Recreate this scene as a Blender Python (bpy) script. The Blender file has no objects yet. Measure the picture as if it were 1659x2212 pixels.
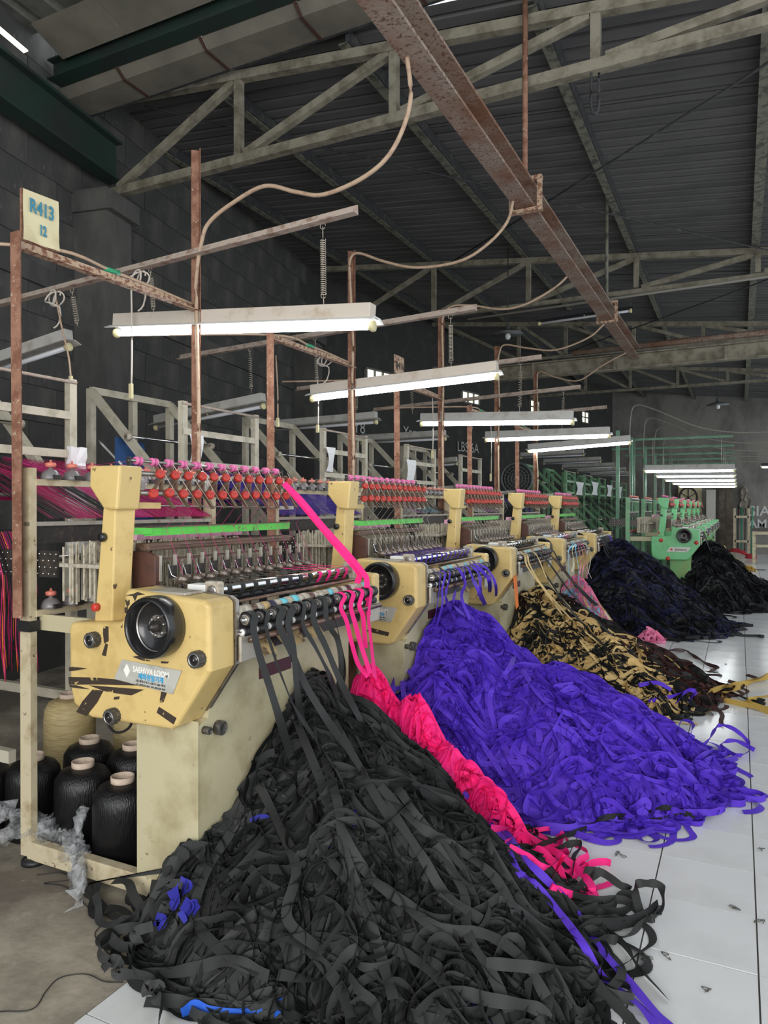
import bpy, math, random
import numpy as np
from mathutils import Vector, Matrix

# ------------------------------------------------------------------ camera, world, exposure
SC = bpy.context.scene
COL = SC.collection
F_PX, CX, CY, HC = 1560.0, 829.5, 1106.0, 1.67
YAW = math.atan2(767.5, F_PX)
PITCH = math.atan2(-8.5, F_PX)
cam_data = bpy.data.cameras.new('camera')
cam_data.sensor_fit = 'HORIZONTAL'
cam_data.sensor_width = 36.0
cam_data.lens = 36.0 * F_PX / 1659.0
cam_data.clip_end = 200
cam = bpy.data.objects.new('camera', cam_data)
COL.objects.link(cam)
cam.location = (0, 0, HC)
cam.rotation_euler = (math.pi / 2 + PITCH, 0, YAW)
SC.camera = cam

world = bpy.data.worlds.new('world')
SC.world = world
world.use_nodes = True
wb = world.node_tree.nodes['Background']
wb.inputs[0].default_value = (0.88, 0.94, 1.0, 1)
wb.inputs[1].default_value = 0.62
SC.view_settings.view_transform = 'Standard'
SC.view_settings.look = 'None'
SC.view_settings.gamma = 1.0
SC.view_settings.use_curve_mapping = False
SC.view_settings.exposure = 1.15

# daylight through the open side of the hall behind the photographer
dl = bpy.data.lights.new('doorway_daylight', 'AREA')
dl.shape = 'RECTANGLE'; dl.size = 5.0; dl.size_y = 2.6
dl.energy = 130; dl.color = (1.0, 0.97, 0.92)
dlo = bpy.data.objects.new('doorway_daylight', dl); COL.objects.link(dlo)
dlo.location = (0.6, -3.2, 2.2)
dlo.rotation_euler = (math.radians(82), 0, math.radians(12))
TUBE_STRENGTH = 15.0

# camera model used only to read world positions out of measured directions
_fw = (-math.sin(YAW) * math.cos(PITCH), math.cos(YAW) * math.cos(PITCH), math.sin(PITCH))
_rt = (math.cos(YAW), math.sin(YAW), 0.0)
_up = (_rt[1] * _fw[2] - _rt[2] * _fw[1], _rt[2] * _fw[0] - _rt[0] * _fw[2], _rt[0] * _fw[1] - _rt[1] * _fw[0])
def _ray(u, v):
    return [(u - CX) / F_PX * _rt[i] + (CY - v) / F_PX * _up[i] + _fw[i] for i in range(3)]
def onX(u, v, X):
    d = _ray(u, v); t = X / d[0]; return (X, t * d[1], HC + t * d[2])
def onY(u, v, Y):
    d = _ray(u, v); t = Y / d[1]; return (t * d[0], Y, HC + t * d[2])
def onZ(u, v, Z=0.0):
    d = _ray(u, v); t = (Z - HC) / d[2]; return (t * d[0], t * d[1], Z)

R = random.Random(7)

# ------------------------------------------------------------------ materials
def mat(name, col, rough=0.6, metal=0.0, col2=None, scale=6.0, lo=0.45, hi=0.62, detail=6.0, stretch=None,
        bump=0.0, bscale=60.0, col3=None, scale3=25.0, lo3=0.62, hi3=0.68, emit=None, estr=0.0, sheen=0.0, coat=0.0, seed=0.0):
    m = bpy.data.materials.new(name)
    m.use_nodes = True
    nt = m.node_tree; N = nt.nodes; L = nt.links
    b = N['Principled BSDF']
    c4 = tuple(col) + (1,)
    b.inputs['Base Color'].default_value = c4
    b.inputs['Roughness'].default_value = rough
    b.inputs['Metallic'].default_value = metal
    if sheen: b.inputs['Sheen Weight'].default_value = sheen
    if coat: b.inputs['Coat Weight'].default_value = coat
    if emit:
        b.inputs['Emission Color'].default_value = tuple(emit) + (1,)
        b.inputs['Emission Strength'].default_value = estr
    if col2 or bump:
        tc = N.new('ShaderNodeTexCoord'); mp = N.new('ShaderNodeMapping')
        L.new(tc.outputs['Object'], mp.inputs['Vector'])
        mp.inputs['Location'].default_value = (seed, seed * 1.7, seed * 0.6)
        if stretch: mp.inputs['Scale'].default_value = stretch
    last = None
    def layer(prev, colB, sc, a, z, dt):
        n = N.new('ShaderNodeTexNoise'); n.inputs['Scale'].default_value = sc; n.inputs['Detail'].default_value = dt
        n.inputs['Roughness'].default_value = 0.62
        L.new(mp.outputs[0], n.inputs['Vector'])
        r = N.new('ShaderNodeValToRGB'); r.color_ramp.elements[0].position = a; r.color_ramp.elements[1].position = z
        L.new(n.outputs['Fac'], r.inputs[0])
        mx = N.new('ShaderNodeMix'); mx.data_type = 'RGBA'
        L.new(r.outputs[0], mx.inputs[0])
        if prev is None: mx.inputs[6].default_value = c4
        else: L.new(prev, mx.inputs[6])
        mx.inputs[7].default_value = tuple(colB) + (1,)
        return mx.outputs[2]
    if col2: last = layer(None, col2, scale, lo, hi, detail)
    if col3: last = layer(last, col3, scale3, lo3, hi3, 8.0)
    if last: L.new(last, b.inputs['Base Color'])
    if bump:
        n = N.new('ShaderNodeTexNoise'); n.inputs['Scale'].default_value = bscale; n.inputs['Detail'].default_value = 4
        L.new(mp.outputs[0], n.inputs['Vector'])
        bp = N.new('ShaderNodeBump'); bp.inputs['Strength'].default_value = bump; bp.inputs['Distance'].default_value = 0.01
        L.new(n.outputs['Fac'], bp.inputs['Height']); L.new(bp.outputs[0], b.inputs['Normal'])
    return m

M = {}
M['cream'] = mat('cream_paint', (0.68, 0.50, 0.20), 0.38, col2=(0.50, 0.34, 0.12), scale=5, lo=0.5, hi=0.72, col3=(0.10, 0.055, 0.03), scale3=16, lo3=0.66, hi3=0.70, bump=0.05)
M['cream_pale'] = mat('pale_cream_panel', (0.52, 0.47, 0.30), 0.5, col2=(0.36, 0.30, 0.17), scale=4, lo=0.48, hi=0.7, col3=(0.13, 0.07, 0.035), scale3=14, lo3=0.66, hi3=0.71, bump=0.05)
M['cream_frame'] = mat('cream_frame_paint', (0.58, 0.50, 0.34), 0.55, col2=(0.36, 0.28, 0.16), scale=9, lo=0.48, hi=0.68, col3=(0.12, 0.06, 0.03), scale3=22, lo3=0.62, hi3=0.68)
M['grey_frame'] = mat('grey_cream_frame', (0.52, 0.48, 0.38), 0.6, col2=(0.34, 0.31, 0.23), scale=8, lo=0.48, hi=0.7)
M['green'] = mat('green_enamel', (0.18, 0.56, 0.24), 0.4, col2=(0.13, 0.42, 0.17), scale=5, lo=0.5, hi=0.75)
M['green_old'] = mat('worn_green_paint', (0.20, 0.44, 0.16), 0.5, col2=(0.26, 0.34, 0.10), scale=5, lo=0.48, hi=0.7, col3=(0.09, 0.12, 0.05), scale3=20, lo3=0.64, hi3=0.7)
M['green_post'] = mat('green_post_paint', (0.13, 0.30, 0.18), 0.5, col2=(0.08, 0.17, 0.11), scale=7, lo=0.45, hi=0.7)
M['green_creel'] = mat('green_creel_paint', (0.20, 0.40, 0.22), 0.5, col2=(0.12, 0.27, 0.13), scale=7, lo=0.45, hi=0.7)
M['lime'] = mat('bright_green_trough', (0.10, 0.62, 0.06), 0.4, col2=(0.08, 0.42, 0.05), scale=9, lo=0.5, hi=0.7, col3=(0.12, 0.10, 0.07), scale3=24, lo3=0.62, hi3=0.66)
M['rust'] = mat('rusty_angle_iron', (0.33, 0.17, 0.11), 0.75, col2=(0.20, 0.085, 0.05), scale=14, lo=0.42, hi=0.6, col3=(0.52, 0.42, 0.30), scale3=40, lo3=0.60, hi3=0.66, bump=0.2, bscale=90)
M['rust_pale'] = mat('pale_rusty_iron', (0.50, 0.36, 0.25), 0.7, col2=(0.22, 0.10, 0.06), scale=30, lo=0.50, hi=0.56, bump=0.2, bscale=90)
M['rust_beam'] = mat('rusty_ceiling_beam', (0.33, 0.27, 0.22), 0.8, col2=(0.22, 0.10, 0.055), scale=2.2, lo=0.42, hi=0.66, col3=(0.14, 0.07, 0.045), scale3=45, lo3=0.52, hi3=0.62, bump=0.25, bscale=60)
M['bar'] = mat('dusty_hanging_bar', (0.44, 0.36, 0.30), 0.75, col2=(0.24, 0.16, 0.12), scale=12, lo=0.5, hi=0.66)
M['truss'] = mat('dusty_pale_truss', (0.30, 0.275, 0.21), 0.85, col2=(0.16, 0.14, 0.10), scale=7, lo=0.42, hi=0.64)
M['purlin'] = mat('dark_purlin', (0.045, 0.047, 0.05), 0.7, col2=(0.10, 0.10, 0.085), scale=9, lo=0.52, hi=0.66)
M['purlin_edge'] = mat('pale_purlin_flange', (0.20, 0.20, 0.15), 0.7, col2=(0.07, 0.07, 0.06), scale=12, lo=0.45, hi=0.62)
M['roof'] = mat('dusty_roof_sheet', (0.14, 0.138, 0.137), 0.72, col2=(0.09, 0.09, 0.089), scale=1.6, lo=0.4, hi=0.66, stretch=(0.4, 2.0, 1))
M['roof_near'] = mat('grey_roof_sheet', (0.20, 0.205, 0.18), 0.55, col2=(0.07, 0.075, 0.065), scale=2, lo=0.4, hi=0.66)
M['gutter'] = mat('lined_gutter_board', (0.24, 0.22, 0.175), 0.85, col2=(0.16, 0.15, 0.12), scale=1.6, lo=0.42, hi=0.66)
M['strap'] = mat('brown_strap', (0.075, 0.038, 0.028), 0.8)
M['dkgreen'] = mat('dark_green_beam', (0.018, 0.045, 0.035), 0.6, col2=(0.028, 0.03, 0.03), scale=2, lo=0.4, hi=0.7)
M['block'] = mat('sooty_concrete_block', (0.070, 0.070, 0.067), 0.9, col2=(0.15, 0.145, 0.13), scale=1.3, lo=0.46, hi=0.70, col3=(0.20, 0.19, 0.17), scale3=7, lo3=0.67, hi3=0.80, bump=0.4, bscale=30, stretch=(1, 1, 0.45))
M['mortar'] = mat('dark_mortar_wall', (0.05, 0.05, 0.047), 0.95, col2=(0.085, 0.083, 0.075), scale=3, lo=0.5, hi=0.75, bump=0.3, bscale=30)
M['farwall'] = mat('grey_far_wall', (0.27, 0.255, 0.23), 0.9, col2=(0.16, 0.152, 0.138), scale=1.2, lo=0.42, hi=0.62, col3=(0.26, 0.25, 0.23), scale3=5, lo3=0.66, hi3=0.74, stretch=(1, 1, 0.6))
M['tile'] = mat('white_floor_tile', (0.74, 0.75, 0.75), 0.16, col2=(0.62, 0.62, 0.61), scale=2.2, lo=0.48, hi=0.80, col3=(0.30, 0.28, 0.25), scale3=28, lo3=0.735, hi3=0.76)
M['grout'] = mat('dark_tile_joint', (0.10, 0.09, 0.08), 0.9)
M['concrete'] = mat('stained_concrete_floor', (0.40, 0.355, 0.28), 0.85, col2=(0.17, 0.145, 0.115), scale=1.5, lo=0.42, hi=0.60, col3=(0.44, 0.42, 0.37), scale3=7, lo3=0.64, hi3=0.74, bump=0.35, bscale=22)
M['steel'] = mat('bright_steel', (0.72, 0.72, 0.72), 0.16, 1.0)
M['dull'] = mat('dull_steel', (0.42, 0.40, 0.38), 0.38, 0.9, col2=(0.22, 0.17, 0.13), scale=30, lo=0.5, hi=0.7)
M['head'] = mat('oily_rusty_head_metal', (0.20, 0.15, 0.12), 0.42, 0.6, col2=(0.42, 0.38, 0.34), scale=40, lo=0.5, hi=0.66)
M['plate'] = mat('worn_steel_plate', (0.46, 0.43, 0.37), 0.45, 0.35, col2=(0.26, 0.21, 0.16), scale=14, lo=0.5, hi=0.7)
M['darkmetal'] = mat('dark_oily_metal', (0.055, 0.05, 0.047), 0.42, 0.5, col2=(0.12, 0.09, 0.07), scale=25, lo=0.52, hi=0.7)
M['brownrail'] = mat('brown_steel_rail', (0.16, 0.10, 0.075), 0.35, 0.5, col2=(0.30, 0.22, 0.17), scale=18, lo=0.5, hi=0.7)
M['brownbox'] = mat('dark_brown_cover', (0.10, 0.042, 0.03), 0.5, col2=(0.06, 0.03, 0.025), scale=8, lo=0.45, hi=0.7)
M['woodrail'] = mat('brown_wooden_rail', (0.17, 0.10, 0.07), 0.55, col2=(0.08, 0.045, 0.03), scale=12, lo=0.45, hi=0.6, stretch=(3, .3, 3))
M['black'] = mat('black_plastic', (0.012, 0.012, 0.013), 0.28, coat=0.3)
M['rubber'] = mat('black_rubber', (0.018, 0.018, 0.02), 0.45)
M['grip'] = mat('worn_knob_grip', (0.05, 0.047, 0.043), 0.5, col2=(0.16, 0.14, 0.11), scale=60, lo=0.5, hi=0.7)
M['red'] = mat('red_plastic', (0.56, 0.045, 0.03), 0.38, col2=(0.36, 0.035, 0.03), scale=40, lo=0.5, hi=0.7)
M['coral'] = mat('coral_plastic', (0.74, 0.22, 0.16), 0.42)
M['pinkroll'] = mat('pink_plastic_roller', (0.76, 0.17, 0.40), 0.42)
M['pinkclip'] = mat('pale_pink_clip', (0.80, 0.42, 0.56), 0.5)
M['lever'] = mat('brown_lever_strip', (0.22, 0.14, 0.10), 0.45, 0.3, col2=(0.36, 0.28, 0.22), scale=20, lo=0.5, hi=0.7)
M['wire'] = mat('pale_spring_wire', (0.62, 0.56, 0.46), 0.4, 0.4)
M['thread_white'] = mat('white_thread', (0.74, 0.70, 0.62), 0.7)
M['harness'] = mat('steel_heald_frames', (0.58, 0.53, 0.42), 0.5, 0.1, col2=(0.26, 0.22, 0.16), scale=30, lo=0.45, hi=0.7)
M['tape'] = mat('dark_brown_tape_remnant', (0.045, 0.03, 0.022), 0.55, col2=(0.52, 0.38, 0.14), scale=26, lo=0.62, hi=0.64)
M['nameplate'] = mat('aluminium_nameplate', (0.56, 0.55, 0.50), 0.4, 0.2, col2=(0.42, 0.42, 0.36), scale=14, lo=0.5, hi=0.7)
M['white_print'] = mat('white_print', (0.86, 0.85, 0.80), 0.6)
M['blue_print'] = mat('blue_print', (0.03, 0.36, 0.66), 0.6)
M['dark_print'] = mat('dark_print', (0.05, 0.05, 0.05), 0.6)
M['maroon'] = mat('maroon_plate', (0.07, 0.015, 0.022), 0.45)
M['worn_tape'] = mat('worn_white_tape', (0.50, 0.46, 0.38), 0.6, col2=(0.25, 0.17, 0.11), scale=35, lo=0.45, hi=0.7)
M['cyan_tape'] = mat('cyan_tape', (0.16, 0.58, 0.66), 0.5)
M['navy_tape'] = mat('navy_tape', (0.02, 0.02, 0.05), 0.5)
M['orange'] = mat('orange_cloth', (0.85, 0.20, 0.02), 0.6)
M['card'] = mat('brown_cardboard', (0.48, 0.34, 0.16), 0.8, col2=(0.14, 0.09, 0.05), scale=18, lo=0.52, hi=0.62)
M['paper'] = mat('white_paper', (0.78, 0.79, 0.80), 0.8)
M['lamp_body'] = mat('dusty_lamp_housing', (0.60, 0.53, 0.45), 0.6, col2=(0.46, 0.36, 0.26), scale=9, lo=0.55, hi=0.75)
M['lamp_grey'] = mat('grey_lamp_housing', (0.46, 0.45, 0.42), 0.6, col2=(0.32, 0.28, 0.23), scale=9, lo=0.5, hi=0.75)
M['lamp_dark'] = mat('dark_lamp_housing', (0.025, 0.025, 0.028), 0.6)
M['lamp_white'] = mat('white_reflector', (0.82, 0.82, 0.80), 0.4)
M['tube_on'] = mat('lit_fluorescent_tube', (1, 1, 1), 0.3, emit=(0.93, 0.98, 1.0), estr=TUBE_STRENGTH)
M['tube_off'] = mat('unlit_fluorescent_tube', (0.60, 0.61, 0.64), 0.2)
M['cap_yellow'] = mat('yellowed_socket', (0.66, 0.60, 0.34), 0.5)
M['cable'] = mat('tan_cable', (0.50, 0.36, 0.25), 0.6, col2=(0.34, 0.22, 0.15), scale=20, lo=0.5, hi=0.7)
M['cable_dark'] = mat('dusty_grey_cable', (0.26, 0.24, 0.20), 0.7)
M['cord'] = mat('white_pull_cord', (0.66, 0.60, 0.52), 0.7)
M['greentape'] = mat('green_tape', (0.03, 0.32, 0.15), 0.5)
M['yarn_black'] = mat('black_yarn_package', (0.005, 0.005, 0.006), 0.36, bump=0.5, bscale=160, stretch=(1, 1, 0.15))
M['yarn_beige'] = mat('beige_yarn_package', (0.60, 0.48, 0.24), 0.6, col2=(0.42, 0.32, 0.15), scale=60, lo=0.4, hi=0.6, stretch=(.2, .2, 3))
M['cone_tube'] = mat('cardboard_cone_tube', (0.66, 0.53, 0.42), 0.7, col2=(0.52, 0.38, 0.28), scale=40, lo=0.5, hi=0.7)
M['sign'] = mat('yellowed_sign_sheet', (0.74, 0.66, 0.42), 0.7, col2=(0.60, 0.50, 0.28), scale=8, lo=0.5, hi=0.75)
M['sign_print'] = mat('faded_blue_lettering', (0.06, 0.25, 0.36), 0.7)
M['bluecloth'] = mat('blue_cloth', (0.02, 0.07, 0.20), 0.85)
M['blue_scrap'] = mat('blue_woven_scrap', (0.012, 0.10, 0.55), 0.7)
M['vent'] = mat('daylit_vent_opening', (0.9, 0.9, 0.7), 0.5, emit=(0.95, 1.0, 0.72), estr=1.1)
M['skylight'] = mat('daylit_roof_gap', (0.9, 0.85, 0.7), 0.5, emit=(1.0, 0.88, 0.62), estr=0.9)
M['daygap'] = mat('pale_translucent_strip', (0.7, 0.7, 0.65), 0.5, emit=(0.9, 0.95, 0.9), estr=0.35)
M['dome'] = mat('grey_feeder_dome', (0.20, 0.19, 0.19), 0.3, coat=0.2)
M['silver'] = mat('crumpled_foil', (0.6, 0.6, 0.6), 0.25, 0.8, bump=0.6, bscale=40)
M['chalk'] = mat('chalk_marks', (0.60, 0.60, 0.58), 0.9)
M['whitepaint'] = mat('white_column_paint', (0.62, 0.60, 0.53), 0.8)
M['brownwood'] = mat('weathered_brown_wood', (0.16, 0.13, 0.10), 0.85, col2=(0.09, 0.07, 0.055), scale=5, lo=0.4, hi=0.6)
M['redcloth'] = mat('red_cloth', (0.35, 0.02, 0.03), 0.8)
M['sack'] = mat('grey_sack', (0.30, 0.27, 0.22), 0.9)
M['bulb'] = mat('glass_bulb', (0.7, 0.72, 0.7), 0.08)
M['grille'] = mat('grey_grille', (0.16, 0.17, 0.17), 0.5, 0.3)
M['lint'] = mat('floor_lint', (0.10, 0.095, 0.08), 0.9)

def ribbon_mat(name, col, back=None, rough=0.62):
    m = mat(name, col, rough, sheen=0.08)
    nt = m.node_tree; N = nt.nodes; L = nt.links
    b = N['Principled BSDF']
    b.inputs['Specular IOR Level'].default_value = 0.25
    b.inputs['Sheen Tint'].default_value = tuple(col) + (1,)
    # fine cross ribs of the weave, along the strip's own uv
    uv = N.new('ShaderNodeUVMap'); uv.uv_map = 'uv'
    mp = N.new('ShaderNodeMapping'); mp.inputs['Scale'].default_value = (260, 3, 1)
    L.new(uv.outputs[0], mp.inputs[0])
    w = N.new('ShaderNodeTexWave'); w.inputs['Scale'].default_value = 1.0; w.inputs['Distortion'].default_value = 1.0
    L.new(mp.outputs[0], w.inputs[0])
    bp = N.new('ShaderNodeBump'); bp.inputs['Strength'].default_value = 0.18; bp.inputs['Distance'].default_value = 0.002
    L.new(w.outputs['Fac'], bp.inputs['Height']); L.new(bp.outputs[0], b.inputs['Normal'])
    return m
RB = {
    'black': ribbon_mat('black_ribbon_weave', (0.016, 0.017, 0.017)),
    'charcoal': ribbon_mat('charcoal_ribbon_weave', (0.037, 0.039, 0.038)),
    'violet': ribbon_mat('violet_ribbon_weave', (0.105, 0.040, 0.56)),
    'violet_deep': ribbon_mat('deep_violet_ribbon_weave', (0.075, 0.028, 0.44)),
    'pink': ribbon_mat('hot_pink_ribbon_weave', (0.95, 0.025, 0.24)),
    'blue': ribbon_mat('royal_blue_ribbon_weave', (0.03, 0.03, 0.30)),
    'beige': ribbon_mat('beige_ribbon_weave', (0.66, 0.47, 0.20)),
    'brown': ribbon_mat('dark_brown_ribbon_weave', (0.050, 0.020, 0.018)),
    'soft_pink': ribbon_mat('soft_pink_ribbon_weave', (0.85, 0.24, 0.42)),
    'sky': ribbon_mat('sky_blue_ribbon_weave', (0.25, 0.56, 0.78)),
    'ivory': ribbon_mat('ivory_ribbon_weave', (0.75, 0.68, 0.50)),
    'navy': ribbon_mat('navy_ribbon_weave', (0.016, 0.018, 0.05)),
    'nearblack': ribbon_mat('sooty_black_ribbon_weave', (0.012, 0.012, 0.014)),
    'gold': ribbon_mat('golden_tan_ribbon_weave', (0.50, 0.33, 0.08)),
    'lime': ribbon_mat('lime_ribbon_weave', (0.25, 0.75, 0.05)),
    'orange': ribbon_mat('orange_ribbon_weave', (0.85, 0.20, 0.04)),
}

# plastic film
def film_mat():
    m = bpy.data.materials.new('clear_plastic_film'); m.use_nodes = True
    nt = m.node_tree; N = nt.nodes; L = nt.links
    b = N['Principled BSDF']; b.inputs['Base Color'].default_value = (0.72, 0.74, 0.76, 1)
    b.inputs['Roughness'].default_value = 0.12; b.inputs['Alpha'].default_value = 0.30
    tc = N.new('ShaderNodeTexCoord'); n = N.new('ShaderNodeTexNoise'); n.inputs['Scale'].default_value = 22
    L.new(tc.outputs['Object'], n.inputs['Vector'])
    bp = N.new('ShaderNodeBump'); bp.inputs['Strength'].default_value = 0.9; bp.inputs['Distance'].default_value = 0.03
    L.new(n.outputs['Fac'], bp.inputs['Height']); L.new(bp.outputs[0], b.inputs['Normal'])
    return m
M['film'] = film_mat()

# ------------------------------------------------------------------ mesh helpers
class MB:
    def __init__(s): s.v = []; s.f = []; s.sm = []
    def add(s, verts, faces, smooth=False):
        o = len(s.v); s.v.extend([tuple(p) for p in verts]); s.f.extend([tuple(i + o for i in f) for f in faces]); s.sm.extend([smooth] * len(faces)); return s
    def box(s, x0, x1, y0, y1, z0, z1):
        return s.add([(x0,y0,z0),(x1,y0,z0),(x1,y1,z0),(x0,y1,z0),(x0,y0,z1),(x1,y0,z1),(x1,y1,z1),(x0,y1,z1)],
              [(0,3,2,1),(4,5,6,7),(0,1,5,4),(1,2,6,5),(2,3,7,6),(3,0,4,7)])
    def sweep(s, pts, prof, up=(0,0,1), caps=True, smooth=False, closed=True):
        pts = [Vector(p) for p in pts]; n = len(pts); k = len(prof); V = []
        upv = Vector(up)
        for i, p in enumerate(pts):
            t = (pts[min(i+1, n-1)] - pts[max(i-1, 0)])
            if t.length < 1e-9: t = Vector((0,0,1))
            t.normalize()
            sd = t.cross(upv)
            if sd.length < 1e-3: sd = t.cross(Vector((1, 0.01, 0)))
            sd.normalize(); u2 = sd.cross(t).normalized()
            V += [p + sd * a + u2 * b for a, b in prof]
        Fc = []
        rng = k if closed else k - 1
        for i in range(n - 1):
            for j in range(rng):
                j2 = (j + 1) % k
                Fc.append((i*k+j, i*k+j2, (i+1)*k+j2, (i+1)*k+j))
        if caps and closed:
            Fc.append(tuple(range(k))[::-1]); Fc.append(tuple((n-1)*k + j for j in range(k)))
        return s.add(V, Fc, smooth)
    def bar(s, p, q, w, h, up=(0,0,1)):
        return s.sweep([p, q], [(-w/2,-h/2),(w/2,-h/2),(w/2,h/2),(-w/2,h/2)], up)
    def angle(s, p, q, w, t=0.006, up=(0,0,1), sx=1, sz=1):
        pr = [(0,0),(w*sx,0),(w*sx,t*sz),(t*sx,t*sz),(t*sx,w*sz),(0,w*sz)]
        return s.sweep([p, q], pr, up)
    def channel(s, p, q, w, h, t=0.01, up=(0,0,1)):
        pr = [(0,0),(w,0),(w,t),(t,t),(t,h-t),(w,h-t),(w,h),(0,h)]
        return s.sweep([p, q], pr, up)
    def ibeam(s, p, q, w, h, t=0.012, up=(0,0,1)):
        a = w/2; b = h/2; c = t/2
        pr = [(-a,-b),(a,-b),(a,-b+t),(c,-b+t),(c,b-t),(a,b-t),(a,b),(-a,b),(-a,b-t),(-c,b-t),(-c,-b+t),(-a,-b+t)]
        return s.sweep([p, q], pr, up)
    def tube(s, pts, r, n=8, up=(0,0,1), caps=True):
        pr = [(r*math.cos(2*math.pi*i/n), r*math.sin(2*math.pi*i/n)) for i in range(n)]
        return s.sweep(pts, pr, up, caps, True)
    def lathe(s, o, ax, prof, n=20, smooth=True):
        o = Vector(o); ax = Vector(ax).normalized()
        a = ax.cross(Vector((0,0,1)));
        if a.length < 1e-3: a = Vector((1,0,0))
        a.normalize(); b = ax.cross(a)
        V = []
        for r, t in prof:
            for i in range(n):
                th = 2*math.pi*i/n
                V.append(o + ax*t + a*(r*math.cos(th)) + b*(r*math.sin(th)))
        Fc = []
        for j in range(len(prof)-1):
            for i in range(n):
                i2 = (i+1) % n
                Fc.append((j*n+i, j*n+i2, (j+1)*n+i2, (j+1)*n+i))
        if prof[0][0] > 1e-6: Fc.append(tuple(range(n))[::-1])
        if prof[-1][0] > 1e-6: Fc.append(tuple((len(prof)-1)*n+i for i in range(n)))
        return s.add(V, Fc, smooth)
    def prism(s, poly, axis, t0, t1):
        # poly: list of 2d points. axis 'y': (x,z); 'x': (y,z); 'z': (x,y)
        def P(a, b, t):
            return (a, t, b) if axis == 'y' else ((t, a, b) if axis == 'x' else (a, b, t))
        n = len(poly)
        V = [P(a, b, t0) for a, b in poly] + [P(a, b, t1) for a, b in poly]
        Fc = [tuple(range(n)), tuple(range(2*n-1, n-1, -1))] + [(i, i+n, (i+1) % n + n, (i+1) % n) for i in range(n)]
        return s.add(V, Fc)
    def mesh(s, name, m):
        me = bpy.data.meshes.new(name)
        me.from_pydata(s.v, [], s.f); me.update()
        me.polygons.foreach_set('use_smooth', s.sm)
        for mm in (m if isinstance(m, (list, tuple)) else [m]): me.materials.append(mm)
        return me
    def build(s, name, m, parent=None, off=None, bevel=0, segs=2, fix=False):
        if off is not None:
            ox, oy, oz = off
            s.v = [(x-ox, y-oy, z-oz) for x, y, z in s.v]
        me = s.mesh(name, m)
        if fix:
            import bmesh
            bm = bmesh.new(); bm.from_mesh(me); bmesh.ops.recalc_face_normals(bm, faces=bm.faces); bm.to_mesh(me); bm.free()
        o = bpy.data.objects.new(name, me); COL.objects.link(o)
        if parent is not None: o.parent = parent
        if bevel:
            md = o.modifiers.new('bevel', 'BEVEL'); md.width = bevel; md.segments = segs; md.limit_method = 'ANGLE'; md.angle_limit = math.radians(40)
        return o

def tag(o, label=None, cat=None, group=None, kind=None):
    if label: o['label'] = label
    if cat: o['category'] = cat
    if group: o['group'] = group
    if kind: o['kind'] = kind
    return o
def empty(name, loc, label=None, cat=None, group=None, kind=None):
    o = bpy.data.objects.new(name, None); COL.objects.link(o); o.location = loc; o.empty_display_size = 0.1
    return tag(o, label, cat, group, kind)
_kids = {}
def copy_tree(o, parent=None):
    c = o.copy(); COL.objects.link(c)
    if parent is not None: c.parent = parent
    for ch in o.children: copy_tree(ch, c)
    return c
def same(o, parent, loc, rot=None):
    c = o.copy(); COL.objects.link(c); c.parent = parent; c.location = loc
    if rot: c.rotation_euler = rot
    return c
def text_mesh(name, body, size, m, parent, loc, rot, align='CENTER', sx=1.0, bold=0.0, ext=0.0008):
    cu = bpy.data.curves.new(name, 'FONT'); cu.body = body; cu.size = size; cu.align_x = align; cu.align_y = 'CENTER'
    cu.offset = bold; cu.extrude = ext
    t = bpy.data.objects.new(name + '_tmp', cu)
    COL.objects.link(t)
    dg = bpy.context.evaluated_depsgraph_get()
    me = bpy.data.meshes.new_from_object(t.evaluated_get(dg))
    bpy.data.objects.remove(t)
    me.name = name; me.materials.clear(); me.materials.append(m)
    o = bpy.data.objects.new(name, me); COL.objects.link(o)
    o.parent = parent; o.location = loc; o.rotation_euler = rot; o.scale = (sx, 1, 1)
    return o
def smooth_path(pts, n=8):
    P = [Vector(p) for p in pts]; out = []
    P = [P[0]*2 - P[1]] + P + [P[-1]*2 - P[-2]]
    for i in range(1, len(P)-2):
        a, b, c, d = P[i-1], P[i], P[i+1], P[i+2]
        for k in range(n):
            t = k / n
            out.append(0.5*((2*b) + (c-a)*t + (2*a-5*b+4*c-d)*t*t + (3*b-a-3*c+d)*t**3))
    out.append(P[-2]); return out

# ------------------------------------------------------------------ floor
floor = MB().box(-9, 6, -4, 31, -0.12, -0.006).build('floor', M['grout']); tag(floor, kind='structure')
GX, GY, TS = 0.066, 2.899, 0.4
tile_me = MB().box(-TS/2+0.003, TS/2-0.003, -TS/2+0.003, TS/2-0.003, -0.010, 0.0).mesh('tile', M['tile'])
k = 0
for i in range(-5, 3):
    for j in range(-4, 24):
        cx = GX + (i + 0.5) * TS; cy = GY + (j + 0.5) * TS
        if cy < 1.4 : continue
        if cx > 0.9: continue
        o = bpy.data.objects.new('tile', tile_me); COL.objects.link(o); o.parent = floor; o.location = (cx, cy, R.uniform(-0.0012, 0.0008)); k += 1
rest = MB()
for i in range(-8, 12):
    for j in range(-4, 70):
        cx = GX + (i + 0.5) * TS; cy = GY + (j + 0.5) * TS
        near = (-5 <= i < 3 and -4 <= j < 24 and cx <= 0.9)
        if near or cy > 30.8: continue
        if i < -5 and j < 24: continue
        rest.box(cx-TS/2+.004, cx+TS/2-.004, cy-TS/2+.004, cy+TS/2-.004, -0.008, 0.0)
o = rest.build('tile_field', M['tile'], floor); tag(o, kind='stuff')
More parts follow.
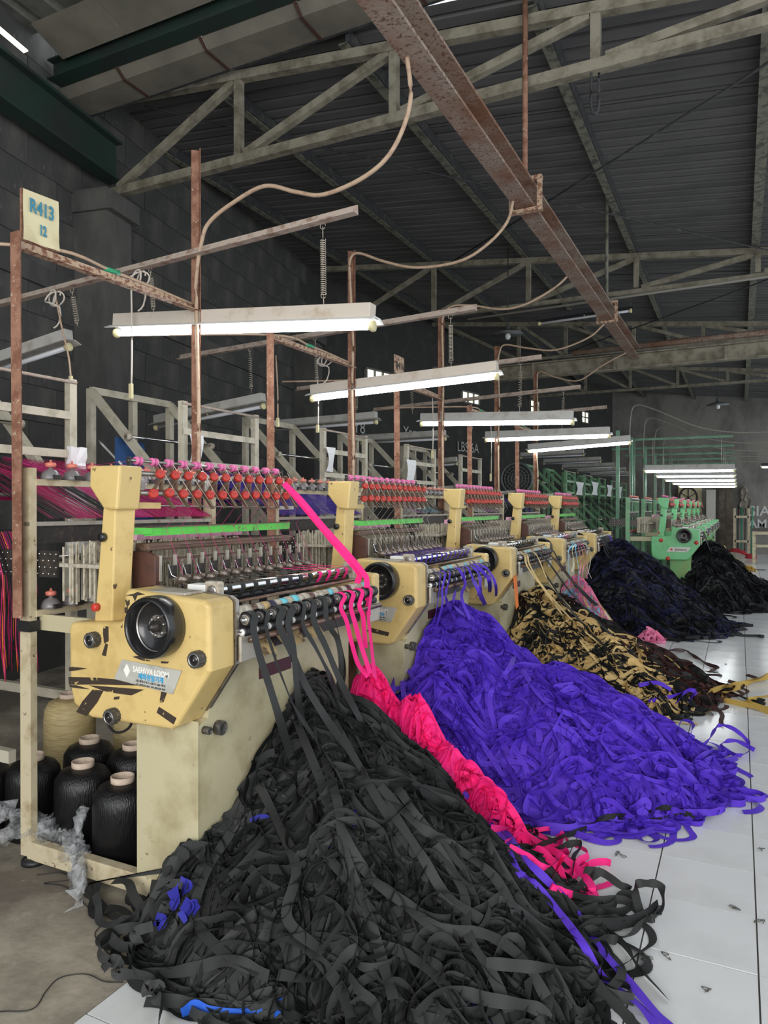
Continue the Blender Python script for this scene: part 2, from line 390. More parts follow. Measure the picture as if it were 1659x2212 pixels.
# concrete ground left of the tiles, with an irregular broken edge
con = MB()
con.prism([(-9, -3), (-1.936, -3), (-1.936, 12.5), (-9, 12.5)], 'z', -0.02, -0.0005)
con.build('concrete_ground', M['concrete'], floor)
con = MB().prism([(-9, 12.5), (-3.2, 12.5), (-3.2, 31), (-9, 31)], 'z', -0.02, -0.0005)
con.build('concrete_ground', M['concrete'], floor)

# ------------------------------------------------------------------ walls
def wall_frame(A, B):
    A = Vector((A[0], A[1], 0)); B = Vector((B[0], B[1], 0)); d = (B - A); L = d.length; d.normalize()
    return A, d, L, math.atan2(d.y, d.x)
WA = (-6.54 + 0.197*5.9 + 0.4, -2.0); WA = (-6.54 - 0.197*(-2.0-5.9), -2.0)
WB = (-6.54 - 0.197*(13.2-5.9), 13.2)
WC = (WB[0] + 0.216*(29.4-13.2), 29.4)
def make_wall(name, A, B, h, m, block_m=None, blocks=None, inner=1):
    a, d, L, ang = wall_frame(A, B)
    w = MB().box(0, L, 0.0, 0.25, 0, h).build(name, m); w.location = (a.x, a.y, 0); w.rotation_euler = (0, 0, ang)
    tag(w, kind='structure')
    if blocks:
        bw, bh, y0, y1, z0, z1 = blocks
        me = MB().box(0.004, bw-0.004, -0.012, 0.0, 0.004, bh-0.004).mesh('block', block_m)
        nrow = int((z1-z0)/bh)
        for r in range(nrow):
            x = y0 - (bw/2 if r % 2 else 0)
            while x < y1:
                o = bpy.data.objects.new('block', me); COL.objects.link(o); o.parent = w
                o.location = (x, R.uniform(-0.004, 0.002), z0 + r*bh); x += bw
    return w
# blocks on the stretch of the left wall the picture lets one pick apart
wall_left = make_wall('wall_left', WA, WB, 7.4, M['mortar'], M['block'], (0.80, 0.36, 3.4, 14.2, 1.1, 7.0))
wall_back = make_wall('wall_back', WB, WC, 6.6, M['mortar'])
wall_far = MB().box(-6, 7, 29.4, 29.6, 0, 6.4).build('wall_far', M['farwall']); tag(wall_far, kind='structure')
# pilasters on the left wall (trim)
def on_wall(y): return -6.54 - 0.197*(y-5.9)
for n_, yy in ((1, 5.75), (2, 11.9)):
    p = MB().box(-0.05, 0.42, -0.22, 0.22, 0, 5.1)
    p.box(-0.05, 0.50, -0.26, 0.26, 4.85, 5.05)
    o = p.build('trim_%d' % n_, M['block']); o.location = (on_wall(yy), yy, 0); o.rotation_euler = (0, 0, math.radians(11.1)); tag(o, kind='structure')
# ledge course
a, d, L, ang = wall_frame(WA, WB)
o = MB().box(0, L, -0.05, 0.0, 3.92, 4.12).build('trim_3', M['block']); o.location = (a.x, a.y, 0); o.rotation_euler = (0, 0, ang); tag(o, kind='structure')

# lit block vents in the back wall
def ray_wall(u, v, A=WB, B=WC):
    dr = _ray(u, v); ax, ay = A; bx, by = B; dx, dy = bx-ax, by-ay
    t = (ax*dy - ay*dx) / (dr[0]*dy - dr[1]*dx)
    return (t*dr[0], t*dr[1], HC + t*dr[2])
vent_me = None
for n_, (u0, v0, nx, nz) in enumerate([(788, 800, 4, 1), (995, 848, 3, 1), (1143, 874, 2, 2), (1254, 897, 2, 2)]):
    P = ray_wall(u0, v0)
    a, d, L, ang = wall_frame(WB, WC)
    root = empty('window_%d' % (n_+1), (P[0], P[1], P[2]-0.25), kind='structure'); root.rotation_euler = (0, 0, ang)
    fr = MB()
    cw = 0.30; ch = 0.30 if nz == 1 else 0.2
    W = nx*cw; Hh = nz*ch
    for i in range(nx):
        for j in range(nz):
            MB().box(i*cw+.03, (i+1)*cw-.03, -0.03, -0.02, j*ch+.02, (j+1)*ch-.02).build('pane', M['vent'], root)
    for i in range(nx+1): fr.box(i*cw-.03, i*cw+.03, -0.06, 0, -0.02, Hh+.02)
    for j in range(nz+1): fr.box(-.03, W+.03, -0.06, 0, j*ch-.02, j*ch+.02)
    fr.build('window_frame', M['farwall'], root)

# ------------------------------------------------------------------ roof
def roofz(x): return 5.83 - 0.11*(x + 1.1)
ceiling = empty('ceiling', (0, 0, 0), kind='structure')
pr = []
SHW = 1.0
sh = MB()
# one corrugated sheet 1 m wide (in y), ribs every 0.2 m running down the slope
xs = [-9.2, 3.6]
prof = []
for k in range(5):
    y = k*0.2
    prof += [(y, 0), (y+0.13, 0), (y+0.15, 0.035), (y+0.18, 0.035)]
prof += [(1.0, 0), (1.13, 0), (1.15, 0.035)]
V = []; Fc = []
for x in xs:
    for (y, z) in prof: V.append((x, y, roofz(x)+z))
n = len(prof)
for i in range(n-1): Fc.append((i, i+1, n+i+1, n+i))
sh.add(V, Fc)
sheet_me = sh.mesh('roof_sheet', M['roof'])
for k in range(24):
    o = bpy.data.objects.new('roof_sheet', sheet_me); COL.objects.link(o); o.parent = ceiling
    o.location = (R.uniform(-.05, .05), 5.74 + k*SHW, 0.004*(k % 2))
# near roof beyond the gutter: ribs along y
nr = MB(); V = []; Fc = []
prof = []
x = -7.5
while x < 4.0:
    prof += [(x, 0), (x+0.22, 0), (x+0.25, 0.05), (x+0.32, 0.05), (x+0.35, 0)]; x += 0.36
for y, z in ((-2.5, 6.75), (4.95, 6.40)):
    for (xx, dz) in prof: V.append((xx, y, z+dz))
n = len(prof)
for i in range(n-1): Fc.append((i, i+1, n+i+1, n+i))
nr.add(V, Fc).build('roof_sheet_near', M['roof_near'], ceiling)
# the slit of daylight at the wall edge of the near roof
MB().prism([(-5.72, 3.9), (-5.66, 3.9), (-5.78, 4.46), (-5.84, 4.46)], 'z', 5.80, 5.81).build('daylit_gap', M['skylight'], ceiling)

# gutter between the two roofs
gut = empty('gutter_box', (-2, 5.4, 6.0), 'grey board gutter box slung across the hall under the roof valley', 'gutter')
ob = (-2, 5.4, 6.0)
xx0 = -6.6
pw = 1.05
for k in range(10):
    x0 = xx0 + k*pw; x1 = x0+pw-0.012; x0 = max(x0, -6.40)
    MB().box(x0, x1, 5.39, 5.72, 5.985, 6.0).build('bottom_panel', M['gutter'], gut, ob)
    MB().prism([(5.30, 6.055), (5.39, 5.99), (5.39, 6.005), (5.30, 6.07)], 'x', x0, x1).build('side_panel', M['gutter'], gut, ob)
    s_ = MB()
    s_.bar((x1, 5.72, 5.978), (x1, 5.385, 5.978), 0.03, 0.014); s_.bar((x1, 5.385, 5.978), (x1, 5.28, 6.055), 0.03, 0.014)
    s_.build('strap', M['strap'], gut, ob)
    MB().prism([(4.74, 6.30), (5.10, 6.17), (5.105, 6.19), (4.745, 6.32)], 'x', x0+.3, x1+.3).build('upper_panel', M['gutter'], gut, ob)
MB().ibeam((-6.35, 5.20, 6.15), (3.6, 5.20, 6.15), 0.17, 0.20).build('valley_beam', M['dkgreen'], gut, ob)
MB().box(-6.42, 3.6, 5.72, 5.75, 5.98, 6.12).build('edge_board', M['purlin'], gut, ob)
# beam along the wall
raf = MB().ibeam((on_wall(.2)+.22, 0.2, 5.56), (on_wall(6.0)+.22, 6.0, 5.56), 0.20, 0.46, 0.03).build('wall_beam', M['dkgreen'])
tag(raf, 'deep dark green steel beam running high along the left block wall', 'beam')

# purlins
pnames = ['leftmost, by the block wall', 'second from the block wall', 'third from the block wall', 'middle one, over the rusty beam', 'pale one over the aisle', 'last one towards the right']
for k, x in enumerate([-6.7, -4.95, -3.22, -1.48, 0.24, 1.97]):
    z = roofz(x) - 0.13; ya = 7.2 if k == 0 else 5.78; yb = (18.6, 26.8, 29.3, 29.3, 29.3, 29.3)[k]
    root = empty('purlin', (x, ya, z), 'dark steel roof purlin running down the hall, ' + pnames[k], 'purlin', 'roof purlins')
    MB().bar((x, ya, z+.05), (x, yb, z+.05), 0.035 if k != 4 else 0.05, 0.12).build('web', M['purlin'] if k != 4 else M['purlin_edge'], root, (x, ya, z))
    MB().bar((x-.045, ya, z-.015), (x-.045, yb, z-.015), 0.09, 0.014).build('flange', M['purlin_edge'], root, (x, ya, z))

# trusses
def truss(Y, xsn, mirror, label, zb=5.17, th=1.0):
    root = empty('roof_truss', (xsn[0], Y, zb), label, 'truss', 'roof trusses')
    off = (xsn[0], Y, zb)
    MB().box(xsn[0]-.3, xsn[-1]+.3, Y-.045*th, Y+.045*th, zb-.045*th, zb+.045*th).build('bottom_chord', M['truss'], root, off)
    def tz(x): return roofz(x) - 0.20
    MB().bar((xsn[0]-.3, Y, tz(xsn[0]-.3)), (xsn[-1]+.3, Y, tz(xsn[-1]+.3)), 0.09, 0.09).build('top_chord', M['truss'], root, off)
    for i, x in enumerate(xsn):
        if i > 0: MB().bar((x, Y, zb+.05), (x, Y, tz(x)-.03), 0.075, 0.075, (0, 1, 0)).build('vertical', M['truss'], root, off)
        if i < len(xsn)-1:
            x2 = xsn[i+1]
            if not mirror: a = (x+.08, Y, zb+.05); b = (x2-.05, Y, tz(x2)-.04)
            else: a = (x+.05, Y, tz(x)-.04); b = (x2-.06, Y, zb+.05)
            MB().bar(a, b, 0.07, 0.07).build('diagonal', M['truss'], root, off)
truss(5.9, [-6.25, -4.53, -2.80, -1.03, 0.7, 2.45], False, 'nearest pale roof truss crossing the hall in front of the gutter')
truss(12.1, [-6.95, -4.95, -3.22, -1.48, 0.24, 1.97], False, 'second roof truss, above the steel girder that crosses the hall', zb=5.12, th=.7)
truss(16.8, [-6.6, -4.7, -3.6, -2.1, -0.7, 0.6, 2.1], True, 'third roof truss, seen through the gap over the girder', th=.7)
truss(22.4, [-5.6, -4.2, -2.9, -1.6, -.3, 1.0, 2.3], True, 'farthest roof truss near the end wall', th=.8)

# rusty longitudinal beam, girder, hangers
rb = empty('ceiling_beam', (-1.62, 6, 4.06), 'long rusty steel beam running down the hall above the lamps', 'beam')
MB().channel((-1.63, 0.6, 4.05), (-1.63, 12.62, 4.14), 0.15, 0.20, 0.02).build('channel', M['rust_beam'], rb, (-1.62, 6, 4.06))
for y in (5.75, 9.75):
    c = MB(); z = 4.05 + (y-.6)*0.0075
    c.bar((-1.68, y, z-.02), (-1.42, y, z-.02), 0.05, 0.03); c.bar((-1.67, y, z-.03), (-1.67, y, z+.24), 0.04, 0.02, (0, 1, 0)); c.bar((-1.44, y, z-.03), (-1.44, y, z+.24), 0.04, 0.02, (0, 1, 0)); c.bar((-1.68, y, z+.23), (-1.42, y, z+.23), 0.05, 0.03)
    c.build('clamp', M['rust_pale'], rb, (-1.62, 6, 4.06))
for n_, (y, x, zt) in enumerate([(5.75, -1.56, 5.8), (9.75, -1.56, 5.75)]):
    z = 4.05 + (y-.6)*0.0075 + .24
    o = MB().tube([(x, y, z), (x, y, zt)], 0.022, 8).build('hanger_rod', M['rust'] if n_ == 0 else M['purlin_edge'])
    tag(o, ('dark rusty hanger rod holding the rusty beam at the nearest truss', 'grey hanger rod holding the rusty beam further down the hall')[n_], 'hanger rod')
gr = empty('girder', (0, 12.75, 4.0), 'pale steel girder crossing the hall at the far end of the rusty beam', 'girder')
MB().ibeam((-4.1, 12.8, 4.12), (3.8, 12.8, 4.20), 0.18, 0.26, 0.02).build('beam', M['truss'], gr, (0, 12.75, 4.0))
MB().tube([(-2.6, 12.72, 4.36), (3.8, 12.72, 4.46)], 0.05, 8).build('pipe', M['rust_beam'], gr, (0, 12.75, 4.0))
for x in (-3.3, -1.9, -0.2, 1.4):
    MB().box(x-.02, x+.02, 12.70, 12.78, 4.02, 4.24).build('stiffener', M['truss'], gr, (0, 12.75, 4.0))
# bracing rods under the roof
for n_, (a, b) in enumerate([((-5.9, 6.0, 6.1), (0.6, 12.0, 5.35)), ((-4.6, 11.8, 5.9), (0.9, 6.2, 5.35)), ((-3.6, 17, 5.3), (1.2, 12.2, 5.3))]):
    o = MB().tube([a, b], 0.012, 6).build('bracing_rod', M['purlin'])
    tag(o, ('thin dark bracing rod from the left wall towards the second truss', 'thin dark bracing rod rising over the rusty beam to the right', 'thin dark bracing rod beyond the girder')[n_], 'bracing rod')
ch = MB().tube(smooth_path([onY(1277, 158, 5.86), onY(1277, 225, 5.86), onY(1284, 246, 5.86), onY(1293, 230, 5.86), onY(1294, 158, 5.86)], 6), 0.012, 6).build('rope_loop', M['purlin'])
tag(ch, 'dark rope loop hanging from the nearest truss on the right', 'rope')
# light pole-like line tube along second truss
o = MB().tube([onY(1010, 690, 11.3), onY(1302, 648, 11.3), onY(1659, 597, 11.3)], 0.02, 6).build('cable_conduit', M['cable_dark']); tag(o, 'thin grey conduit strung across the hall before the second truss', 'conduit')

# ------------------------------------------------------------------ loom
LOOM_OFF = [0.0, 2.0, 4.13, 6.25, 8.3]
LX, LY = -2.2, 2.9      # base point of the first loom
OFF0 = (LX, LY, 0.0)
def build_loom(body, panel, trough_m, box_green=False, frame_m=None):
    frame_m = frame_m or M['cream_frame']
    root = empty('loom', (LX, LY, 0))
    P = lambda mb, name, m, parent=None, **k: mb.build(name, m, parent or root, OFF0, **k)
    # gear box
    poly = [(-2.612, 1.150), (-2.600, 1.176), (-2.305, 1.196), (-2.290, 1.215), (-2.285, 1.318), (-2.270, 1.336), (-1.870, 1.312), (-1.838, 1.295), (-1.836, 1.035), (-2.005, 0.800), (-2.035, 0.783), (-2.480, 0.775), (-2.585, 0.820), (-2.608, 0.900)]
    P(MB().prism(poly[::-1], 'y', 2.205, 2.365), 'gear_box', body, bevel=0.018, segs=3, fix=True)
    P(MB().prism([(a*1.0+0.004 if a > -2.2 else a, b) for a, b in poly][::-1], 'y', 2.366, 2.385), 'back_plate', M['dull'], fix=True)
    P(MB().box(-2.20, -1.98, 2.23, 2.34, 1.320, 1.332), 'lid', M['plate'], bevel=0.003)
    # column under the box
    P(MB().box(-2.306, -1.972, 2.296, 2.300, 0.0, 0.80).box(-2.306, -2.296, 2.30, 2.5, 0, .8), 'column_panel', panel, bevel=0)
    P(MB().prism([(2.302, 0.0), (3.50, 0.0), (3.50, 0.86), (3.60, 0.95), (3.60, 1.06), (2.42, 1.06), (2.36, 0.80), (2.302, 0.78)], 'x', -2.06, -1.975), 'side_panel', panel, fix=True)
    P(MB().box(-2.30, -2.06, 2.38, 3.46, 0.05, 1.02), 'inner_body', M['darkmetal'])
    P(MB().box(-1.9745, -1.970, 2.715, 2.975, 0.885, 0.945), 'model_plate', M['maroon'])
    for (y, z, r) in ((2.42, 0.745, .030), (2.335, 0.757, .016)):
        kn = P(MB().lathe((-1.975, y, z), (1, 0, 0), [(r, 0), (r, .03), (r*.8, .036), (r*.8, .034), (0, .034)], 16), 'side_knob', M['grip'])
    # far end box
    P(MB().prism([(-2.25, 0.95), (-1.95, 0.92), (-1.835, 1.06), (-1.835, 1.30), (-2.25, 1.32)][::-1], 'y', 3.60, 3.68), 'end_box', body, bevel=0.015, fix=True)
    P(MB().box(-2.30, -1.975, 3.50, 3.56, 0.0, 0.92), 'end_leg', panel)
    # hand wheel
    hw = P(MB().lathe((-2.075, 2.205, 1.200), (0, -1, 0), [(.095, 0), (.120, .0), (.124, .02), (.124, .07), (.118, .088), (.108, .092), (.102, .084), (.100, .045), (.092, .030), (.030, .026), (.0, .026)], 40), 'handwheel', M['black'])
    P(MB().lathe((-2.075, 2.185, 1.200), (0, -1, 0), [(.024, 0), (.024, .03), (.012, .034), (.012, .05), (0, .05)], 16), 'hub', M['darkmetal'], hw)
    P(MB().lathe((-2.075, 2.178, 1.200), (0, -1, 0), [(.0985, .0), (.0995, .016), (.0965, .016), (.0955, 0)], 40), 'inner_ring', M['dull'], hw)
    for k in range(6):
        th = k*math.pi/3 + .3
        P(MB().lathe((-2.075+.036*math.cos(th), 2.182, 1.2+.036*math.sin(th)), (0, -1, 0), [(.008, 0), (.008, .012), (0, .014)], 8), 'bolt', M['dull'], hw)
    # grip knobs on the face
    for (x, z) in ((-2.446, 1.114), (-1.884, 1.084), (-2.335, 0.805)):
        if box_green:
            P(MB().lathe((x, 2.205, z), (0, -1, 0), [(.034, 0), (.034, .012), (.028, .018), (0, .018)], 16), 'knob', M['red'])
            continue
        prof = []
        kb = MB()
        n = 28; rr = [0.034 if (i % 2) else 0.0315 for i in range(n)]
        V = []; Fc = []
        for t in (0.0, 0.036):
            for i in range(n):
                th = 2*math.pi*i/n; V.append((x + rr[i]*math.cos(th), 2.205-t, z + rr[i]*math.sin(th)))
        for i in range(n): Fc.append((i, (i+1) % n, n+(i+1) % n, n+i))
        Fc.append(tuple(range(n, 2*n)))
        kb.add(V, Fc)
        ko = P(kb, 'knob', M['grip'])
        P(MB().lathe((x, 2.17, z), (0, -1, 0), [(.027, 0), (.026, .004), (.023, .004), (.022, .0), (.004, .0), (.004, .004), (0, .004)], 16), 'knob_face', M['dull'], ko)
        P(MB().lathe((x, 2.169, z), (0, -1, 0), [(.021, 0), (.0205, .0025), (0.005, .0025)], 16), 'knob_inlay', M['black'], ko)
    # arm and cap (side faces turned to the aisle)
    ar = MB()
    V = [(-2.505, 2.25, 1.18), (-2.40, 2.25, 1.18), (-2.385, 2.335, 1.18), (-2.505, 2.335, 1.18), (-2.448, 2.25, 1.70), (-2.378, 2.25, 1.70), (-2.36, 2.35, 1.70), (-2.448, 2.35, 1.70)]
    ar.add(V, [(0,3,2,1),(4,5,6,7),(0,1,5,4),(1,2,6,5),(2,3,7,6),(3,0,4,7)])
    P(ar, 'arm', body, bevel=0.006)
    cp = MB().prism([(-2.502, 1.852), (-2.325, 1.850), (-2.345, 1.662), (-2.425, 1.668), (-2.508, 1.762)], 'y', 2.225, 2.355)
    P(cp, 'arm_cap', body, bevel=0.010, fix=True)
    P(MB().lathe((-2.445, 2.25, 1.545), (0, -1, 0), [(.020, 0), (.020, .02), (.015, .024), (0, .024)], 14), 'arm_knob', M['black'])
    P(MB().lathe((-2.485, 2.25, 1.243), (0, -1, 0), [(.018, 0), (.017, .022), (.012, .026), (0, .026)], 14), 'red_button', M['red'])
    # brown cover behind the arm
    P(MB().prism([(-2.44, 1.31), (-2.30, 1.33), (-2.30, 1.457), (-2.355, 1.475), (-2.44, 1.478)][::-1], 'y', 2.40, 2.43), 'brown_cover', M['brownbox'], bevel=0.004, fix=True)
    # green trough
    tr = MB(); tr.bar((-2.44, 2.36, 1.575), (-2.44, 3.58, 1.580), 0.07, 0.006); tr.bar((-2.385, 2.42, 1.562), (-2.385, 3.58, 1.566), 0.006, 0.036); tr.bar((-2.41, 2.42, 1.578), (-2.41, 3.58, 1.582), 0.06, 0.006)
    P(tr, 'trough', trough_m)
    P(MB().box(-2.46, -2.375, 2.33, 2.46, 1.553, 1.583), 'trough_end', trough_m)
    P(MB().bar((-2.40, 2.425, 1.5835), (-2.40, 3.57, 1.5875), 0.055, 0.004), 'trough_lining', M['woodrail'])
    # arm bracket + rod
    P(MB().box(-2.405, -2.380, 2.34, 2.52, 1.668, 1.695), 'bracket', body)
    P(MB().tube([(-2.39, 2.50, 1.681), (-2.39, 3.62, 1.672)], 0.0045, 6), 'guide_rod', M['dull'])
    P(MB().box(-2.40, -2.38, 3.46, 3.62, 1.662, 1.682), 'far_bracket', M['plate'])
    # pink roller rod
    P(MB().tube([(-2.46, 2.40, 1.886), (-2.46, 3.60, 1.880)], 0.0075, 8), 'roller_rod', M['dull'])
    P(MB().box(-2.47, -2.45, 2.40, 2.41, 1.79, 1.90), 'rod_holder', M['darkmetal']); P(MB().box(-2.47, -2.45, 3.60, 3.61, 1.79, 1.895), 'rod_holder', M['darkmetal'])
    pk = None
    for k in range(12):
        y = 2.46 + k*0.0985
        if pk is None:
            pk = MB().lathe((0, 0, 0), (0, 1, 0), [(.010, -.017), (.019, -.017), (.020, -.009), (.012, -.003), (.012, .003), (.020, .009), (.019, .017), (.010, .017)], 12).build('pink_roller', M['pinkroll'], root)
            pk.location = (-2.46-LX, y-LY, 1.885)
        else: same(pk, root, (-2.46-LX, y-LY, 1.885))
    # feeder rails with red tension knobs and crossed levers
    P(MB().tube([(-2.40, 2.38, 1.825), (-2.40, 3.62, 1.820)], 0.011, 8), 'knob_rail', M['dull'])
    P(MB().tube([(-2.37, 2.38, 1.737), (-2.37, 3.62, 1.733)], 0.011, 8), 'knob_rail', M['dull'])
    rk = lv = None
    for k in range(12):
        for (x, z, y0) in ((-2.375, 1.825, 2.50), (-2.345, 1.737, 2.43)):
            y = y0 + k*0.094
            if rk is None:
                n = 20; V = []; Fc = []
                kb = MB()
                for (t, ra) in ((0, .014), (.012, .022), (.034, .022), (.040, .016)):
                    for i in range(n):
                        th = 2*math.pi*i/n; r2 = ra*(1.0 if i % 2 else 0.93)
                        V.append((t, r2*math.cos(th), r2*math.sin(th)))
                for j in range(3):
                    for i in range(n): Fc.append((j*n+i, j*n+(i+1) % n, (j+1)*n+(i+1) % n, (j+1)*n+i))
                Fc.append(tuple(range(3*n, 4*n)))
                rk = kb.add(V, Fc).build('red_knob', M['red'], root)
                rk.location = (x-LX, y-LY, z); rk.rotation_euler = (0, 0, math.radians(-28))
            else:
                same(rk, root, (x-LX, y-LY, z), (0, R.uniform(-.1, .1), math.radians(-28 + R.uniform(-8, 8))))
        # lever pair
        y = 2.47 + k*0.094
        if lv is None:
            l1 = MB().sweep([(0, 0, .07), (0, .035, .02), (0, .03, -.03), (.01, .10, -.115)], [(-.0015, -.012), (.0015, -.012), (.0015, .012), (-.0015, .012)], (1, 0, 0.01)).build('lever', M['lever'], root)
            l2 = MB().sweep([(0, .10, .05), (0, .03, .01), (0, -.02, -.05)], [(-.0015, -.012), (.0015, -.012), (.0015, .012), (-.0015, .012)], (1, 0, 0.01)).build('lever', M['lever'], root)
            l3 = MB().tube([(0, 0, .09), (.02, .05, .0), (.05, .12, -.11)], .0016, 5).build('tension_wire', M['wire'], root)
            for l_, dx in ((l1, 0), (l2, -.01), (l3, .012)): l_.location = (-2.36+dx-LX, y-LY, 1.785)
            lv = (l1, l2, l3)
        else:
            for l_, dx in zip(lv, (0, -.01, .012)): same(l_, root, (-2.36+dx-LX, y-LY, 1.785), (R.uniform(-.06, .06), 0, 0))
    # crumpled foil behind
    P(MB().lathe((-2.50, 2.50, 1.80), (1, 0.3, 0), [(0, -.02), (.05, -.015), (.065, 0), (.05, .02), (0, .02)], 9, False), 'foil_reel', M['silver'])
    P(MB().lathe((-2.50, 2.95, 1.80), (1, 0.3, 0), [(0, -.02), (.05, -.015), (.065, 0), (.05, .02), (0, .02)], 9, False), 'foil_reel', M['silver'])
    # brown harness beam, comb and healds
    P(MB().box(-2.44, -2.36, 2.42, 3.56, 1.478, 1.512), 'harness_beam', M['woodrail'], bevel=.006)
    P(MB().box(-2.36, -2.35, 2.42, 3.56, 1.500, 1.506), 'beam_edge', M['brownrail'])
    P(MB().box(-2.37, -2.345, 2.44, 3.50, 1.432, 1.440), 'cross_rail', M['woodrail'])
    hd = MB()
    for k in range(150):
        y = 2.44 + k*0.0072 + R.uniform(-.002, .002)
        x = -2.50 + R.uniform(-.05, .05)
        hd.box(x, x+.004, y, y+.0028, 1.30, 1.47 + R.uniform(-.01, .01))
    o = P(hd, 'heald_bank', M['harness']); o['kind'] = 'stuff'
    # rear heald bank towards the creel
    hd = MB()
    for k in range(190):
        y = 2.36 + k*0.0062 + R.uniform(-.002, .002)
        x = -2.78 + R.uniform(-.10, .10)
        hd.box(x, x+.012, y, y+.0045, 1.22 + R.uniform(0, .03), 1.40)
        hd.box(x, x+.010, y, y+.004, 1.41, 1.50 + R.uniform(-.015, .015))
    o = P(hd, 'rear_heald_bank', M['harness']); o['kind'] = 'stuff'
    P(MB().box(-3.34, -2.855, 2.345, 2.36, 1.345, 1.470), 'perforated_plate', M['darkmetal'])
    dots = MB()
    for i in range(13):
        for j in range(4): dots.lathe((-3.32+i*.0375 + (.012 if j % 2 else 0), 2.345, 1.361+j*.031), (0, -1, 0), [(.006, 0), (.005, .004), (0, .004)], 6)
    P(dots, 'plate_rivets', M['steel'])['kind'] = 'stuff'
    P(MB().box(-2.95, -2.60, 2.36, 3.55, 1.395, 1.412), 'heald_rail', M['worn_tape'])
    P(MB().box(-3.02, -2.98, 2.30, 3.62, 1.585, 1.605), 'tray_edge', M['plate'])
    P(MB().box(-3.015, -3.005, 2.31, 3.60, 1.50, 1.585), 'tray_glass', M['darkmetal'])
    pc = None
    for k in range(9):
        y = 2.62 + k*.095
        if pc is None:
            pc = MB().prism([(-.03, 0), (.03, 0), (.026, .034), (-.02, .040)], 'x', -.02, .02).build('pink_clip', M['pinkclip'], root); pc.location = (-2.62-LX, y-LY, 1.515)
        else: same(pc, root, (-2.62-LX, y-LY, 1.515))
    # weaving heads
    head = None
    for k in range(12):
        y = 2.475 + k*0.0935
        if head is None:
            hb = MB()
            hb.lathe((0, 0, 0), (1, 0, 0), [(.006, -.03), (.018, -.02), (.022, 0), (.018, .018), (.006, .028)], 8, False)
            hb.lathe((0.012, .022, .012), (0, 1, 0), [(.012, -.012), (.014, 0), (.012, .012)], 8, False)
            hb.bar((0, -.01, -.01), (.12, -.012, -.03), .006, .006)
            hb.bar((-.03, .03, 0), (-.03, .03, .09), .010, .006, (0, 1, 0))
            head = hb.build('weaving_head', M['head'], root); head.location = (-2.215-LX, y-LY, 1.352)
            sp = MB().box(-.055, -.050, -.028, .024, .006, .062).build('shield', M['darkmetal'], head)
            ho = MB().tube([(-.055, -.03, .07), (-.04, -.02, .02), (0, -.005, .0)], .003, 5).build('hook', M['steel'], head)
        else:
            c = same(head, root, (-2.215-LX, y-LY, 1.352 + R.uniform(-.003, .003)))
            for ch_ in (sp, ho): same(ch_, c, (0, 0, 0))
    up_ = None
    for k in range(13):
        y = 2.43 + k*0.0935
        if up_ is None:
            up_ = MB().box(-.006, .006, -.006, .006, 0, .115).build('upright', M['plate'], root); up_.location = (-2.30-LX, y-LY, 1.345)
        else: same(up_, root, (-2.30-LX, y-LY, 1.345))
    P(MB().box(-2.24, -2.02, 2.38, 3.55, 1.255, 1.285), 'breast_plate', M['darkmetal'])
    P(MB().box(-2.12, -2.02, 2.40, 2.47, 1.29, 1.345), 'white_block', M['lamp_white'], bevel=.004)
    # chrome take-up roller
    ro = P(MB().tube([(-1.985, 2.42, 1.322), (-1.985, 3.60, 1.322)], 0.0215, 20), 'chrome_roller', M['steel'])
    P(MB().box(-2.03, -1.95, 2.400, 2.440, 1.270, 1.362), 'bearing_block', M['worn_tape'], bevel=.01)
    P(MB().lathe((-1.985, 2.402, 1.322), (0, -1, 0), [(.024, 0), (.024, .006), (.016, .008), (0, .008)], 16), 'bearing', M['dull'])
    P(MB().box(-2.03, -1.95, 3.585, 3.62, 1.270, 1.362), 'bearing_block', M['worn_tape'], bevel=.01)
    P(MB().tube([(-2.00, 2.41, 1.280), (-2.00, 3.60, 1.280)], 0.014, 12), 'lower_roller', M['rubber'])
    P(MB().tube([(-1.88, 2.39, 1.280), (-1.88, 3.60, 1.280)], 0.0075, 8), 'front_rod', M['brownrail'])
    # taped roller in coloured sections
    n = 26; cols = ['worn_tape', 'worn_tape', 'brownrail', 'worn_tape', 'card', 'navy_tape', 'worn_tape', 'cyan_tape', 'worn_tape', 'cyan_tape', 'worn_tape', 'worn_tape', 'brownrail', 'worn_tape', 'worn_tape', 'worn_tape', 'cyan_tape', 'worn_tape', 'brownrail', 'worn_tape', 'maroon', 'worn_tape', 'worn_tape', 'worn_tape', 'cyan_tape', 'worn_tape']
    for k in range(n):
        y0 = 2.395 + k*1.19/n; r_ = .025 + R.uniform(-.002, .003)
        P(MB().lathe((-1.865, y0, 1.238), (0, 1, 0), [(r_*.8, 0), (r_, .004), (r_, 1.19/n-.005), (r_*.8, 1.19/n-.001)], 14), 'taped_sleeve', M[cols[k]])
    P(MB().tube([(-1.815, 2.38, 1.212), (-1.815, 3.60, 1.212)], 0.010, 8), 'wheel_shaft', M['steel'])
    P(MB().tube([(-1.825, 2.38, 1.168), (-1.825, 3.60, 1.168)], 0.009, 8), 'wheel_shaft', M['steel'])
    w1 = w2 = None
